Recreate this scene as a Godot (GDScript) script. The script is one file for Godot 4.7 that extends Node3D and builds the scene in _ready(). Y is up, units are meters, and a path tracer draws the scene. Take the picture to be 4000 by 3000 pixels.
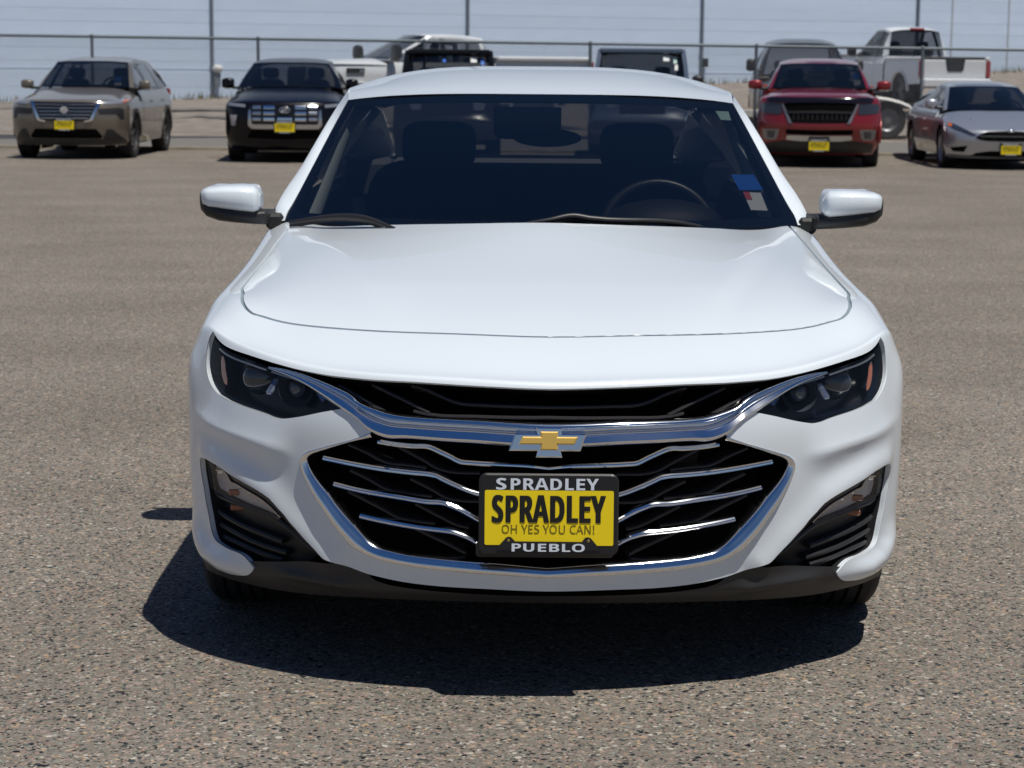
extends Node3D

var M := {}


func _ready() -> void:
	# camera: eye height on the lot, looking slightly down along the row
	var cam := Camera3D.new()
	cam.name = "camera"
	add_child(cam)
	cam.position = Vector3(0, 1.487, 0)
	cam.rotation = Vector3(deg_to_rad(-8.82), 0, 0)
	cam.rotate_object_local(Vector3(0, 0, 1), deg_to_rad(0.5))
	cam.fov = 21.285
	cam.near = 0.05
	cam.far = 1500.0
	cam.current = true
	var lens := CameraAttributesPhysical.new()
	lens.frustum_focus_distance = 4.75
	lens.frustum_focal_length = 64.0
	lens.exposure_aperture = 9.0
	cam.attributes = lens

	var env := Environment.new()
	env.background_mode = Environment.BG_SKY
	var sky := Sky.new()
	var sm := ProceduralSkyMaterial.new()
	sm.sky_top_color = Color(0.022, 0.085, 0.27).linear_to_srgb()
	sm.sky_horizon_color = Color(0.36, 0.48, 0.62).linear_to_srgb()
	sm.sky_curve = 0.21
	sm.ground_bottom_color = Color(0.22, 0.20, 0.18).linear_to_srgb()
	sm.ground_horizon_color = Color(0.28, 0.28, 0.28).linear_to_srgb()
	sm.sun_angle_max = 40.0
	sm.sun_curve = 0.15
	sm.sky_energy_multiplier = 0.82
	sky.sky_material = sm
	env.sky = sky
	env.tonemap_mode = Environment.TONE_MAPPER_LINEAR
	env.tonemap_exposure = 0.95
	env.sdfgi_enabled = true
	env.ssao_enabled = true
	env.ssil_enabled = true
	var we := WorldEnvironment.new()
	we.name = "environment"
	we.environment = env
	add_child(we)
	var sun := DirectionalLight3D.new()
	sun.name = "sun"
	sun.light_energy = 1.38
	sun.light_color = Color(1.0, 0.985, 0.95)
	sun.light_angular_distance = 0.5
	sun.shadow_enabled = true
	add_child(sun)
	sun.look_at_from_position(Vector3(0.235, 1.0, 0.26), Vector3.ZERO, Vector3(0, 0, -1))

	materials()
	setting()
	main_car()
	parked_cars()


# ---------------------------------------------------------------- measured lines of the white sedan's front
const NODES := [[0, 0.218, 0.085, 0.203, 0.216, 0.1, 0.386, 0.21, 0.143, 0.54, 0.2, 0.209, 0.666, 0.191, 0.29, 0.767, 0.185, 0.387, 0.838, 0.176, 0.491, 0.884, 0.169, 0.581, 0.904, 0.138, 0.709], [0, 0.247, 0.045, 0.207, 0.246, 0.061, 0.394, 0.244, 0.105, 0.552, 0.243, 0.173, 0.68, 0.238, 0.256, 0.783, 0.232, 0.355, 0.855, 0.23, 0.46, 0.902, 0.234, 0.551, 0.923, 0.204, 0.679], [0, 0.278, 0.035, 0.209, 0.283, 0.051, 0.397, 0.29, 0.096, 0.556, 0.301, 0.166, 0.685, 0.3, 0.252, 0.789, 0.298, 0.352, 0.862, 0.298, 0.459, 0.91, 0.303, 0.551, 0.93, 0.274, 0.679], [0, 0.411, 0.012, 0.21, 0.413, 0.029, 0.4, 0.417, 0.078, 0.56, 0.422, 0.152, 0.69, 0.428, 0.241, 0.795, 0.433, 0.346, 0.868, 0.433, 0.456, 0.916, 0.442, 0.55, 0.937, 0.416, 0.68], [0, 0.557, 0, 0.211, 0.559, 0.018, 0.401, 0.562, 0.068, 0.562, 0.57, 0.144, 0.692, 0.578, 0.236, 0.797, 0.587, 0.343, 0.871, 0.593, 0.455, 0.919, 0.599, 0.55, 0.94, 0.578, 0.68], [0, 0.66, 0.005, 0.211, 0.664, 0.024, 0.401, 0.669, 0.076, 0.562, 0.676, 0.154, 0.692, 0.685, 0.249, 0.797, 0.699, 0.359, 0.871, 0.709, 0.473, 0.919, 0.721, 0.57, 0.94, 0.702, 0.7], [0, 0.751, 0.03, 0.21, 0.755, 0.05, 0.399, 0.757, 0.104, 0.559, 0.761, 0.185, 0.689, 0.777, 0.283, 0.793, 0.797, 0.395, 0.863, 0.812, 0.496, 0.908, 0.778, 0.61, 0.933, 0.7, 0.7], [0, 0.771, 0.085, 0.209, 0.776, 0.104, 0.398, 0.777, 0.156, 0.557, 0.782, 0.234, 0.686, 0.797, 0.329, 0.79, 0.818, 0.439, 0.86, 0.836, 0.55, 0.905, 0.802, 0.665, 0.934, 0.735, 0.76], [0, 0.836, 0.3, 0.207, 0.839, 0.315, 0.394, 0.84, 0.357, 0.552, 0.844, 0.422, 0.68, 0.853, 0.503, 0.783, 0.873, 0.598, 0.855, 0.868, 0.7, 0.902, 0.832, 0.79, 0.931, 0.765, 0.88], [0, 0.901, 0.62, 0.208, 0.902, 0.634, 0.396, 0.907, 0.672, 0.554, 0.911, 0.719, 0.68, 0.908, 0.77, 0.775, 0.899, 0.817, 0.848, 0.89, 0.855, 0.893, 0.856, 0.91, 0.926, 0.78, 0.98], [0, 0.963, 1, 0.206, 0.962, 1.017, 0.392, 0.962, 1.062, 0.548, 0.961, 1.12, 0.672, 0.958, 1.18, 0.768, 0.945, 1.235, 0.836, 0.927, 1.28, 0.88, 0.893, 1.31, 0.918, 0.8, 1.34], [0, 1.025, 1.375, 0.206, 1.019, 1.403, 0.392, 1.01, 1.475, 0.549, 0.999, 1.571, 0.676, 0.993, 1.673, 0.77, 1, 1.73, 0.836, 0.985, 1.79, 0.878, 0.945, 1.83, 0.91, 0.83, 1.87]]
const BUMPS := [[0.016, 0.042, 0.042, 0.09, [0.922, 0.616, 0.876, 0.601, 0.808, 0.589, 0.732, 0.581, 0.662, 0.571, 0.62, 0.567, 0.593, 0.564]], [0.014, 0.04, 0.04, 0.05, [0.898, 0.517, 0.848, 0.511, 0.81, 0.505, 0.768, 0.489, 0.724, 0.472, 0.682, 0.451, 0.654, 0.423, 0.623, 0.393, 0.587, 0.363, 0.552, 0.328, 0.518, 0.297, 0.483, 0.275]], [-0.005, 0.036, 0.036, 0.12, [0.894, 0.569, 0.809, 0.549, 0.732, 0.531, 0.657, 0.51, 0.612, 0.486]], [0.016, 0.03, 0.03, 0.1, [0.906, 0.351, 0.892, 0.288, 0.866, 0.251, 0.824, 0.24, 0.775, 0.243, 0.73, 0.248]], [0.01, 0.016, 0.016, 0.08, [0.701, 0.248, 0.636, 0.254, 0.554, 0.253, 0.484, 0.247, 0.432, 0.243]]]
const LINES := {
	"hood": [96, 0, 96, 15.12, 95.75, 31.75, 95.38, 44.25, 95, 54.5, 94.75, 61, 94.5, 64.88, 95.5, 67.88, 97.62, 70.38, 104.75, 74.12, 105, 74.5, 112, 76, 120, 75, 126, 73, 132, 69.5],
	"hood_out": [95.63, 0, 95.62, 15.22, 95.33, 31.98, 94.89, 44.64, 94.42, 55.08, 94.07, 61.71, 93.77, 65.8, 94.77, 69.05, 96.9, 71.72, 104.37, 75.66, 104.71, 76.06, 111.9, 77.68, 119.88, 76.68, 125.86, 74.64, 132, 71.03],
	"hole_top": [71.5, 0, 71.62, 7.12, 71.62, 14.38, 71.75, 22, 71.38, 29.62, 71.38, 31.5, 71.38, 34.88, 71.25, 38.5, 71.38, 42.38, 71.38, 46.62, 71.38, 51.25, 71.25, 56.38, 71, 61.88, 70.5, 68.38, 70.5, 71.5, 70.75, 73.25, 71.25, 75.12, 72, 76.75, 73.25, 78.25, 74.25, 79.25],
	"lens_out": [72.5, 80.12, 70.75, 81.12, 68.12, 82.12, 65.38, 82.5, 63, 82.25, 61.12, 81.38, 59.38, 79.5, 57.88, 76.62, 56.75, 73.62],
	"lens_bottom": [56.25, 68.38, 56.12, 63.5, 56.12, 59.12, 55.88, 55.12, 55.62, 53.62, 55.5, 52.12, 55.5, 50.88, 55.62, 49.62, 56, 48.25, 56.5, 46.75, 57.62, 43.88, 59.38, 40, 60.75, 36.62, 61.25, 35.38],
	"tip": [60.88, 34.62, 60.75, 34.12, 60, 33.38, 58.38, 31.5, 56.88, 29.88, 56.5, 29.38, 56.12, 29.25, 55.75, 29.38, 55.25, 29.88, 53.88, 31.88, 52.62, 34, 50, 39.25],
	"ring": [49, 41.38, 48.12, 43.38, 47.12, 44.62, 46.12, 45.12, 44.75, 45, 43.38, 44.38, 41.62, 43.25, 38.5, 41, 36.25, 39, 33.88, 37.12, 31.88, 35.25, 30.12, 33.5, 29.25, 32, 28.62, 30.62, 28, 28.62, 27.62, 26.62, 27.25, 23.38, 27, 20.25, 26.88, 15.75, 26.75, 11.5, 26.75, 6, 26.38, 0],
	"low_white": [21.25, 0, 21.38, 8.75, 21, 17.25, 21.5, 23.5, 22.25, 27.38, 23, 30.88, 24, 33.75, 24.88, 36.62],
	"pocket_up": [25.75, 39.25, 26, 39.62, 26.62, 40.25, 27.88, 41.25, 30.62, 44.12, 32.25, 45.88, 33.62, 47.62, 34.88, 49, 36, 50.75, 37.5, 53.12, 38.5, 56.75, 39.25, 61.38, 40, 66.88, 40.5, 69.75, 41.12, 75.88, 41.25, 79.88, 40.88, 83],
	"pocket_out": [39.88, 85.38, 38.62, 85.88, 37.12, 85.88, 34.88, 84.75, 32.12, 83.75, 29.25, 82.25, 26, 81, 24.62, 80, 23.38, 78.38, 22.62, 75, 21.88, 69.62, 21.38, 65.75, 20.38, 64, 18.88, 62.75, 17.25, 61.75, 16.12, 61.25, 14.88, 61.5, 12.75, 62.38, 10.62, 63.75, 9.25, 65.62, 8.75, 68.12, 8.62, 72.25, 9.75, 76.38, 9.38, 79.88, 8.62, 86.12, 10, 88.88, 11, 92, 12.5, 112],
	"bar_top": [69.25, 55, 70.12, 50, 70, 45.5, 69, 41.38, 67.5, 37.38, 65, 33, 64.38, 32.5, 62.38, 28.38, 61.62, 25.75, 61.38, 23, 61.5, 16, 61.62, 10.5, 61.5, 5.12, 61.38, 0],
	"bar_bot": [68.5, 54.75, 68.25, 50.88, 67.5, 46.88, 66.12, 43.38, 64.12, 39.75, 61.25, 35.38, 59, 32.12, 55.88, 29.12, 54.75, 26, 55.12, 22.88, 55.12, 16, 55.12, 10.38, 54.88, 6.88, 54.62, 0],
	"ring_out": [55.75, 29.38, 55.25, 29.88, 53.88, 31.88, 52.62, 34, 50, 39.25, 49, 41.38, 48.12, 43.38, 47.12, 44.62, 46.12, 45.12, 44.75, 45, 43.38, 44.38, 41.62, 43.25, 38.5, 41, 36.25, 39, 33.88, 37.12, 31.88, 35.25, 30.12, 33.5, 29.25, 32, 28.62, 30.62, 28, 28.62, 27.62, 26.62, 27.25, 23.38, 27, 20.25, 26.88, 15.75, 26.75, 11.5, 26.75, 6, 26.38, 0],
	"ring_in": [54.25, 29.12, 53.88, 30, 53.12, 31.75, 52, 34, 49.38, 38.88, 48.38, 40.88, 47.62, 42.25, 46.88, 43.12, 46.12, 43.5, 45.38, 43.25, 44.12, 42.5, 42.75, 41.25, 40.5, 38.75, 38.38, 36.75, 36.62, 34.88, 35.12, 33.25, 33.38, 31.5, 32.25, 30.38, 31.38, 29.12, 30.75, 27.62, 30.5, 26, 30.12, 23, 30, 20, 29.88, 15.75, 29.75, 11.5, 29.5, 6, 29, 0],
	"ring_mid_tip": [56, 29.25],
	"chrome_a": [53.25, 28.5, 53, 26, 52.88, 21.88, 53, 19.25, 52.5, 18.25, 52, 17.5, 50.75, 15.62, 49.5, 13.75, 49.38, 12.25, 49.25, 6.88, 49.12, 3.25, 48.62, 0],
	"chrome_b": [47, 40.38, 46.75, 34.12, 46.38, 26.12, 46.25, 21.88, 46.12, 18.88, 45.88, 17.88, 45.38, 17, 44, 14.25, 42.88, 11.62, 42.62, 10.75],
	"chrome_c": [42, 38, 41.38, 31.75, 40.88, 24, 40.5, 19.88, 40.38, 16.38, 40, 15.38, 39.38, 13.88, 38.5, 12.38, 37.5, 10.75],
	"chrome_d": [36.38, 32.38, 35.75, 26.25, 35.25, 20, 35.12, 17, 35, 15.5, 34.62, 14.12, 34.12, 12.75, 33.12, 11, 32.12, 9.25, 31.88, 7.62, 31.75, 5.88, 31.88, 0],
	"dark_0": [50.88, 35.25, 49.25, 31, 48.25, 29.12, 47.62, 27.38, 47.5, 24, 47.25, 19.88],
	"dark_1": [52.62, 26, 50.88, 23.38, 49, 20.5, 47, 17.5, 46.62, 16, 46.62, 10.75],
	"dark_2": [44.88, 34.88, 43.5, 31, 41.88, 27.25, 41.5, 24.88, 41.25, 18.88],
	"dark_3": [44.5, 22.75, 42.75, 19.25, 41, 16, 40.75, 14.5, 40.75, 10.75],
	"dark_4": [40.5, 35.5, 39.25, 31.88, 37.88, 28.38, 36.38, 24.88, 36.12, 22.75, 35.88, 18.38],
	"dark_5": [39.5, 21.88, 38.75, 20.38, 37.25, 17.38, 35.88, 14.5, 35.5, 12.62],
	"dark_6": [35.25, 23.5, 33.25, 19, 31.88, 16.12, 30.25, 13.25],
	"upper_a": [72.62, 22.75, 69, 19, 66, 14.38, 65.88, 10.12, 65.88, 6.12, 65.88, 0],
	"upper_b": [70.62, 30.5, 68, 27.38, 65.12, 23.12, 62.62, 19.5],
	"upper_c": [68.75, 37.88, 65.62, 33.25, 62.12, 27.88],
	"upper_d": [62.88, 22.25, 62.25, 19.5, 62.5, 11.5, 63, 0],
	"trim_top": [68.25, 76.12, 67.75, 72.75, 67.62, 68, 67.88, 61.62, 67.88, 58.75, 67.88, 56.12],
	"trim_in": [67.88, 54.5, 67.75, 51, 67.5, 47.5, 66.62, 44.25, 64.88, 41.12, 62.88, 38.12, 61.38, 35.62],
	"lens_top": [70.38, 77, 69.62, 74, 69.25, 70.12, 69.38, 64.88, 69.38, 58.88, 69.25, 56.12, 68.62, 55.12],
	"lens_inner": [68.38, 54.5, 68.12, 50.88, 67.38, 46.88, 66, 43.38, 64, 39.75, 61.38, 35.5],
	"bowl": [64.12, 48.88],
	"bowl_b": [64.25, 61.5],
	"amber": [66.25, 76.75, 66.25, 75.62, 63.38, 74, 59.75, 72.62, 59.75, 73.62, 61, 75.38, 62.88, 76.5, 64.75, 77],
	"drl": [40.88, 81.62, 40.88, 78.75, 39.75, 76.25, 39.12, 73.75, 38.88, 70.25, 38, 69.5, 37.5, 66.75, 36.88, 62.38, 36.12, 57.5, 35.12, 54.38, 34.38, 52.62, 33.38, 51.38, 32.62, 55.25, 33.12, 58.38, 33.62, 65.38, 34.38, 73.88, 34.75, 79.38, 35.12, 82.38, 36.62, 83.62],
	"drl_upper": [39.75, 73.12, 39.75, 67, 39, 61.38, 38.25, 56.75, 37.25, 53.12, 35.75, 50.75, 33.25, 47.62, 30.25, 44.12, 26.75, 40.62, 27.5, 42.88, 30.12, 46.62, 33.38, 50.5, 35.25, 54.38, 36.38, 57.38, 37.12, 62.25, 37.75, 67],
	"drl_trim": [38.88, 76.88, 38.75, 70.25, 37.88, 69.62, 37.5, 66.62, 36.88, 62.38, 36.12, 57.5, 35.12, 54.38, 33.5, 51.38],
	"fin_0": [34, 82.5, 33.62, 79.88, 33.5, 74.12, 33, 65.38, 32.25, 57, 31.38, 52.38, 29.25, 48.38, 26.75, 44.62, 25.88, 42.12],
	"fin_1": [30.12, 81.38, 29.38, 74.88, 28.5, 66, 27.88, 59.12, 27, 53.12],
	"fin_2": [27.12, 80.25, 26.5, 72.62, 25.38, 64.5, 24.5, 57.75, 23.75, 52],
	"fin_3": [24.12, 78.38, 23.5, 68.38, 22.12, 61.25, 21, 53.5],
	"slot": [22, 30.62, 19.88, 29.12, 18.12, 26.75, 16.62, 22.88, 12.25, 11.88, 10.88, 6, 10.38, 0, 20.88, 0, 20.75, 8.75, 20.38, 17.25, 21, 23.5, 22.5, 29.12],
}

# ---------------------------------------------------------------- mesh helpers
class MB:
	var v := PackedVector3Array()
	var n := PackedVector3Array()
	var c := PackedColorArray()

	func tri(a: Vector3, b: Vector3, d: Vector3, na: Vector3, nb: Vector3, nd: Vector3) -> void:
		if (b - a).cross(d - a).dot(na + nb + nd) > 0.0:
			v.append(a); v.append(d); v.append(b)
			n.append(na); n.append(nd); n.append(nb)
		else:
			v.append(a); v.append(b); v.append(d)
			n.append(na); n.append(nb); n.append(nd)

	func flat(a: Vector3, b: Vector3, d: Vector3, out: Vector3) -> void:
		var m := (b - a).cross(d - a)
		if m.length_squared() < 1e-16:
			return
		m = m.normalized()
		if m.dot(out) < 0.0:
			m = -m
		tri(a, b, d, m, m, m)

	func quad(a: Vector3, b: Vector3, d: Vector3, e: Vector3, out: Vector3) -> void:
		flat(a, b, d, out)
		flat(a, d, e, out)

	# a box with chamfered edges, turned by a basis
	func box(at: Vector3, size: Vector3, bevel := 0.0, basis := Basis.IDENTITY) -> void:
		var h := size / 2.0
		var k := minf(bevel, minf(h.x, minf(h.y, h.z)) * 0.9)
		var mid := at
		for axis in 3:
			for s in [-1.0, 1.0]:
				var u := (axis + 1) % 3
				var w := (axis + 2) % 3
				var pts := []
				for q in [[-1, -1], [1, -1], [1, 1], [-1, 1]]:
					var p := Vector3.ZERO
					p[axis] = s * h[axis]
					p[u] = q[0] * (h[u] - k)
					p[w] = q[1] * (h[w] - k)
					pts.append(mid + basis * p)
				var o := Vector3.ZERO
				o[axis] = s
				quad(pts[0], pts[1], pts[2], pts[3], basis * o)
				if k > 0.0 and s > 0.0:
					for a in [-1.0, 1.0]:
						for b in [-1.0, 1.0]:
							# edge along axis between faces u=a and w=b
							var e := []
							for t in [-1.0, 1.0]:
								var p := Vector3.ZERO
								p[axis] = t * (h[axis] - k)
								p[u] = a * h[u]
								p[w] = b * (h[w] - k)
								var r := p
								r[u] = a * (h[u] - k)
								r[w] = b * h[w]
								e.append([p, r])
							var oo := Vector3.ZERO
							oo[u] = a
							oo[w] = b
							quad(mid + basis * e[0][0], mid + basis * e[1][0], mid + basis * e[1][1], mid + basis * e[0][1], basis * oo)
		if k > 0.0:
			for a in [-1.0, 1.0]:
				for b in [-1.0, 1.0]:
					for d in [-1.0, 1.0]:
						flat(mid + basis * Vector3(a * h.x, b * (h.y - k), d * (h.z - k)), mid + basis * Vector3(a * (h.x - k), b * h.y, d * (h.z - k)), mid + basis * Vector3(a * (h.x - k), b * (h.y - k), d * h.z), basis * Vector3(a, b, d))

	# rings of equal length, joined; smooth over the whole sheet
	func sheet(rows: Array, out := Vector3.ZERO, closed := false, from := Vector3.INF) -> void:
		var nr := rows.size()
		var nc: int = rows[0].size()
		var nn := []
		for i in nr:
			var line := PackedVector3Array()
			for j in nc:
				var i0 := maxi(i - 1, 0)
				var i1 := mini(i + 1, nr - 1)
				var j0 := (j - 1 + nc) % nc if closed else maxi(j - 1, 0)
				var j1 := (j + 1) % nc if closed else mini(j + 1, nc - 1)
				var m: Vector3 = (rows[i1][j] - rows[i0][j]).cross(rows[i][j1] - rows[i][j0])
				if m.length_squared() < 1e-18:
					m = (rows[mini(i + 1, nr - 1)][j] - rows[maxi(i - 1, 0)][j]).cross(rows[nr / 2][j1] - rows[nr / 2][j0])
				m = m.normalized()
				line.append(m)
			nn.append(line)
		# one sign for the whole sheet
		var sum := 0.0
		for i in nr:
			for j in nc:
				var o: Vector3 = out if from == Vector3.INF else rows[i][j] - from
				sum += signf(nn[i][j].dot(o))
		var f := -1.0 if sum < 0.0 else 1.0
		for i in nr - 1:
			for j in (nc if closed else nc - 1):
				var k := (j + 1) % nc
				tri(rows[i][j], rows[i + 1][j], rows[i + 1][k], f * nn[i][j], f * nn[i + 1][j], f * nn[i + 1][k])
				tri(rows[i][j], rows[i + 1][k], rows[i][k], f * nn[i][j], f * nn[i + 1][k], f * nn[i][k])

	# a profile (side, out) carried along a path; flat facets across, smooth along
	func sweep(pts: Array, nrm: Array, prof: Array, closed := false, scale: Array = []) -> void:
		var count := pts.size()
		var rings := []
		var dirs := []
		for i in count:
			var t: Vector3
			if closed:
				t = pts[(i + 1) % count] - pts[(i - 1 + count) % count]
			else:
				t = pts[mini(i + 1, count - 1)] - pts[maxi(i - 1, 0)]
			t = t.normalized()
			var o: Vector3 = (nrm[i] - t * nrm[i].dot(t)).normalized()
			var s := t.cross(o).normalized()
			var k: float = scale[i] if scale.size() else 1.0
			var ring := PackedVector3Array()
			var dn := PackedVector3Array()
			for j in prof.size():
				ring.append(pts[i] + s * prof[j].x * k + o * prof[j].y * k)
				var e: Vector2 = prof[(j + 1) % prof.size()] - prof[j]
				var m := Vector2(-e.y, e.x).normalized()
				dn.append(s * m.x + o * m.y)
			rings.append(ring)
			dirs.append(dn)
		var area := 0.0
		for j in prof.size():
			area += prof[j].cross(prof[(j + 1) % prof.size()])
		var f := -1.0 if area > 0.0 else 1.0
		for i in (count if closed else count - 1):
			var i1 := (i + 1) % count
			for j in prof.size():
				var k := (j + 1) % prof.size()
				var a: Vector3 = f * dirs[i][j]
				var b: Vector3 = f * dirs[i1][j]
				tri(rings[i][j], rings[i1][j], rings[i1][k], a, b, b)
				tri(rings[i][j], rings[i1][k], rings[i][k], a, b, a)
		if not closed:
			for e in [0, count - 1]:
				var mid := Vector3.ZERO
				for p in rings[e]:
					mid += p
				mid /= prof.size()
				var o: Vector3 = (pts[0] - pts[1]) if e == 0 else (pts[count - 1] - pts[count - 2])
				for j in prof.size():
					flat(rings[e][j], rings[e][(j + 1) % prof.size()], mid, o)

	func tube(pts: Array, radius, sides := 8, closed := false) -> void:
		var count := pts.size()
		var rows := []
		var up := Vector3(0.13, 0.97, 0.2).normalized()
		for i in count:
			var t: Vector3 = (pts[(i + 1) % count] - pts[(i - 1 + count) % count]) if closed else (pts[mini(i + 1, count - 1)] - pts[maxi(i - 1, 0)])
			t = t.normalized()
			var s := t.cross(up)
			if s.length() < 0.1:
				s = t.cross(Vector3(0.9, 0.1, 0.3))
			s = s.normalized()
			var o: Vector3 = s.cross(t)
			var ring := PackedVector3Array()
			var rr: float = radius[i] if radius is Array else radius
			for k in sides:
				var a := TAU * k / sides
				ring.append(pts[i] + (s * cos(a) + o * sin(a)) * rr)
			rows.append(ring)
		if closed:
			rows.append(rows[0])
		for i in rows.size() - 1:
			var c0: Vector3 = pts[i]
			var c1: Vector3 = pts[(i + 1) % count]
			for k in sides:
				var k1 := (k + 1) % sides
				var a: Vector3 = (rows[i][k] - c0).normalized()
				var b: Vector3 = (rows[i][k1] - c0).normalized()
				var a1: Vector3 = (rows[i + 1][k] - c1).normalized()
				var b1: Vector3 = (rows[i + 1][k1] - c1).normalized()
				tri(rows[i][k], rows[i + 1][k], rows[i + 1][k1], a, a1, b1)
				tri(rows[i][k], rows[i + 1][k1], rows[i][k1], a, b1, b)
		if not closed:
			for e in [0, count - 1]:
				var o: Vector3 = (pts[0] - pts[1]) if e == 0 else (pts[count - 1] - pts[count - 2])
				for k in sides:
					flat(rows[e][k], rows[e][(k + 1) % sides], pts[e], o)

	# profile of (radius, along) turned about an axis
	func lathe(at: Vector3, axis: Vector3, prof: Array, sides := 32, smooth := false) -> void:
		var s := axis.cross(Vector3(0, 1, 0.01)).normalized()
		var o := s.cross(axis).normalized()
		var rows := []
		for p in prof:
			var ring := PackedVector3Array()
			for k in sides:
				var a := TAU * k / sides
				ring.append(at + axis * p.y + (s * cos(a) + o * sin(a)) * p.x)
			rows.append(ring)
		for i in prof.size() - 1:
			var e: Vector2 = prof[i + 1] - prof[i]
			var m := Vector2(e.y, -e.x).normalized()
			for k in sides:
				var a := TAU * k / sides
				var b := TAU * (k + 1) / sides
				var na := (s * cos(a) + o * sin(a)) * m.x + axis * m.y
				var nb := (s * cos(b) + o * sin(b)) * m.x + axis * m.y
				var k1 := (k + 1) % sides
				tri(rows[i][k], rows[i + 1][k], rows[i + 1][k1], na, na, nb)
				tri(rows[i][k], rows[i + 1][k1], rows[i][k1], na, nb, nb)

	func dome(at: Vector3, r: Vector3, nu := 16, nv := 10, basis := Basis.IDENTITY, from := -PI / 2, to := PI / 2) -> void:
		for i in nv:
			for j in nu:
				var q := []
				for d in [[0, 0], [1, 0], [1, 1], [0, 1]]:
					var a: float = from + (to - from) * (i + d[0]) / nv
					var b: float = TAU * (j + d[1]) / nu
					var e := Vector3(cos(a) * cos(b), sin(a), cos(a) * sin(b))
					q.append([at + basis * (e * r), (basis * (e / r)).normalized()])
				tri(q[0][0], q[1][0], q[2][0], q[0][1], q[1][1], q[2][1])
				tri(q[0][0], q[2][0], q[3][0], q[0][1], q[2][1], q[3][1])

	# a flat outline (x, y) pushed from z0 to z1, with a chamfer at the front
	func plate(outline: PackedVector2Array, z0: float, z1: float, at := Transform3D.IDENTITY, bevel := 0.0) -> void:
		var front := outline
		if bevel > 0.0:
			var inner := Geometry2D.offset_polygon(outline, -bevel, Geometry2D.JOIN_MITER)
			if inner.size() == 1 and inner[0].size() == outline.size():
				# start at the vertex nearest to the outline's first
				var best := 0
				for i in inner[0].size():
					if inner[0][i].distance_to(outline[0]) < inner[0][best].distance_to(outline[0]):
						best = i
				front = PackedVector2Array()
				for i in inner[0].size():
					front.append(inner[0][(best + i) % inner[0].size()])
			else:
				bevel = 0.0
		var tris := Geometry2D.triangulate_polygon(front)
		for i in range(0, tris.size(), 3):
			var p := []
			for k in 3:
				p.append(front[tris[i + k]])
			flat(at * Vector3(p[0].x, p[0].y, z1), at * Vector3(p[1].x, p[1].y, z1), at * Vector3(p[2].x, p[2].y, z1), at.basis.z)
			flat(at * Vector3(p[0].x, p[0].y, z0), at * Vector3(p[1].x, p[1].y, z0), at * Vector3(p[2].x, p[2].y, z0), -at.basis.z)
		var turn := -1.0 if Geometry2D.is_polygon_clockwise(outline) else 1.0
		for i in outline.size():
			var k := (i + 1) % outline.size()
			var e := (outline[k] - outline[i]).normalized()
			var o := Vector3(e.y, -e.x, 0.0) * turn
			quad(at * Vector3(outline[i].x, outline[i].y, z0), at * Vector3(outline[k].x, outline[k].y, z0), at * Vector3(outline[k].x, outline[k].y, z1 - bevel), at * Vector3(outline[i].x, outline[i].y, z1 - bevel), at.basis * o)
			if bevel > 0.0:
				quad(at * Vector3(outline[i].x, outline[i].y, z1 - bevel), at * Vector3(outline[k].x, outline[k].y, z1 - bevel), at * Vector3(front[k].x, front[k].y, z1), at * Vector3(front[i].x, front[i].y, z1), at.basis * (o + Vector3(0, 0, 1)))

	func mesh() -> ArrayMesh:
		var a := []
		a.resize(Mesh.ARRAY_MAX)
		a[Mesh.ARRAY_VERTEX] = v
		a[Mesh.ARRAY_NORMAL] = n
		if c.size() == v.size():
			a[Mesh.ARRAY_COLOR] = c
		var m := ArrayMesh.new()
		m.add_surface_from_arrays(Mesh.PRIMITIVE_TRIANGLES, a)
		return m


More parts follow.
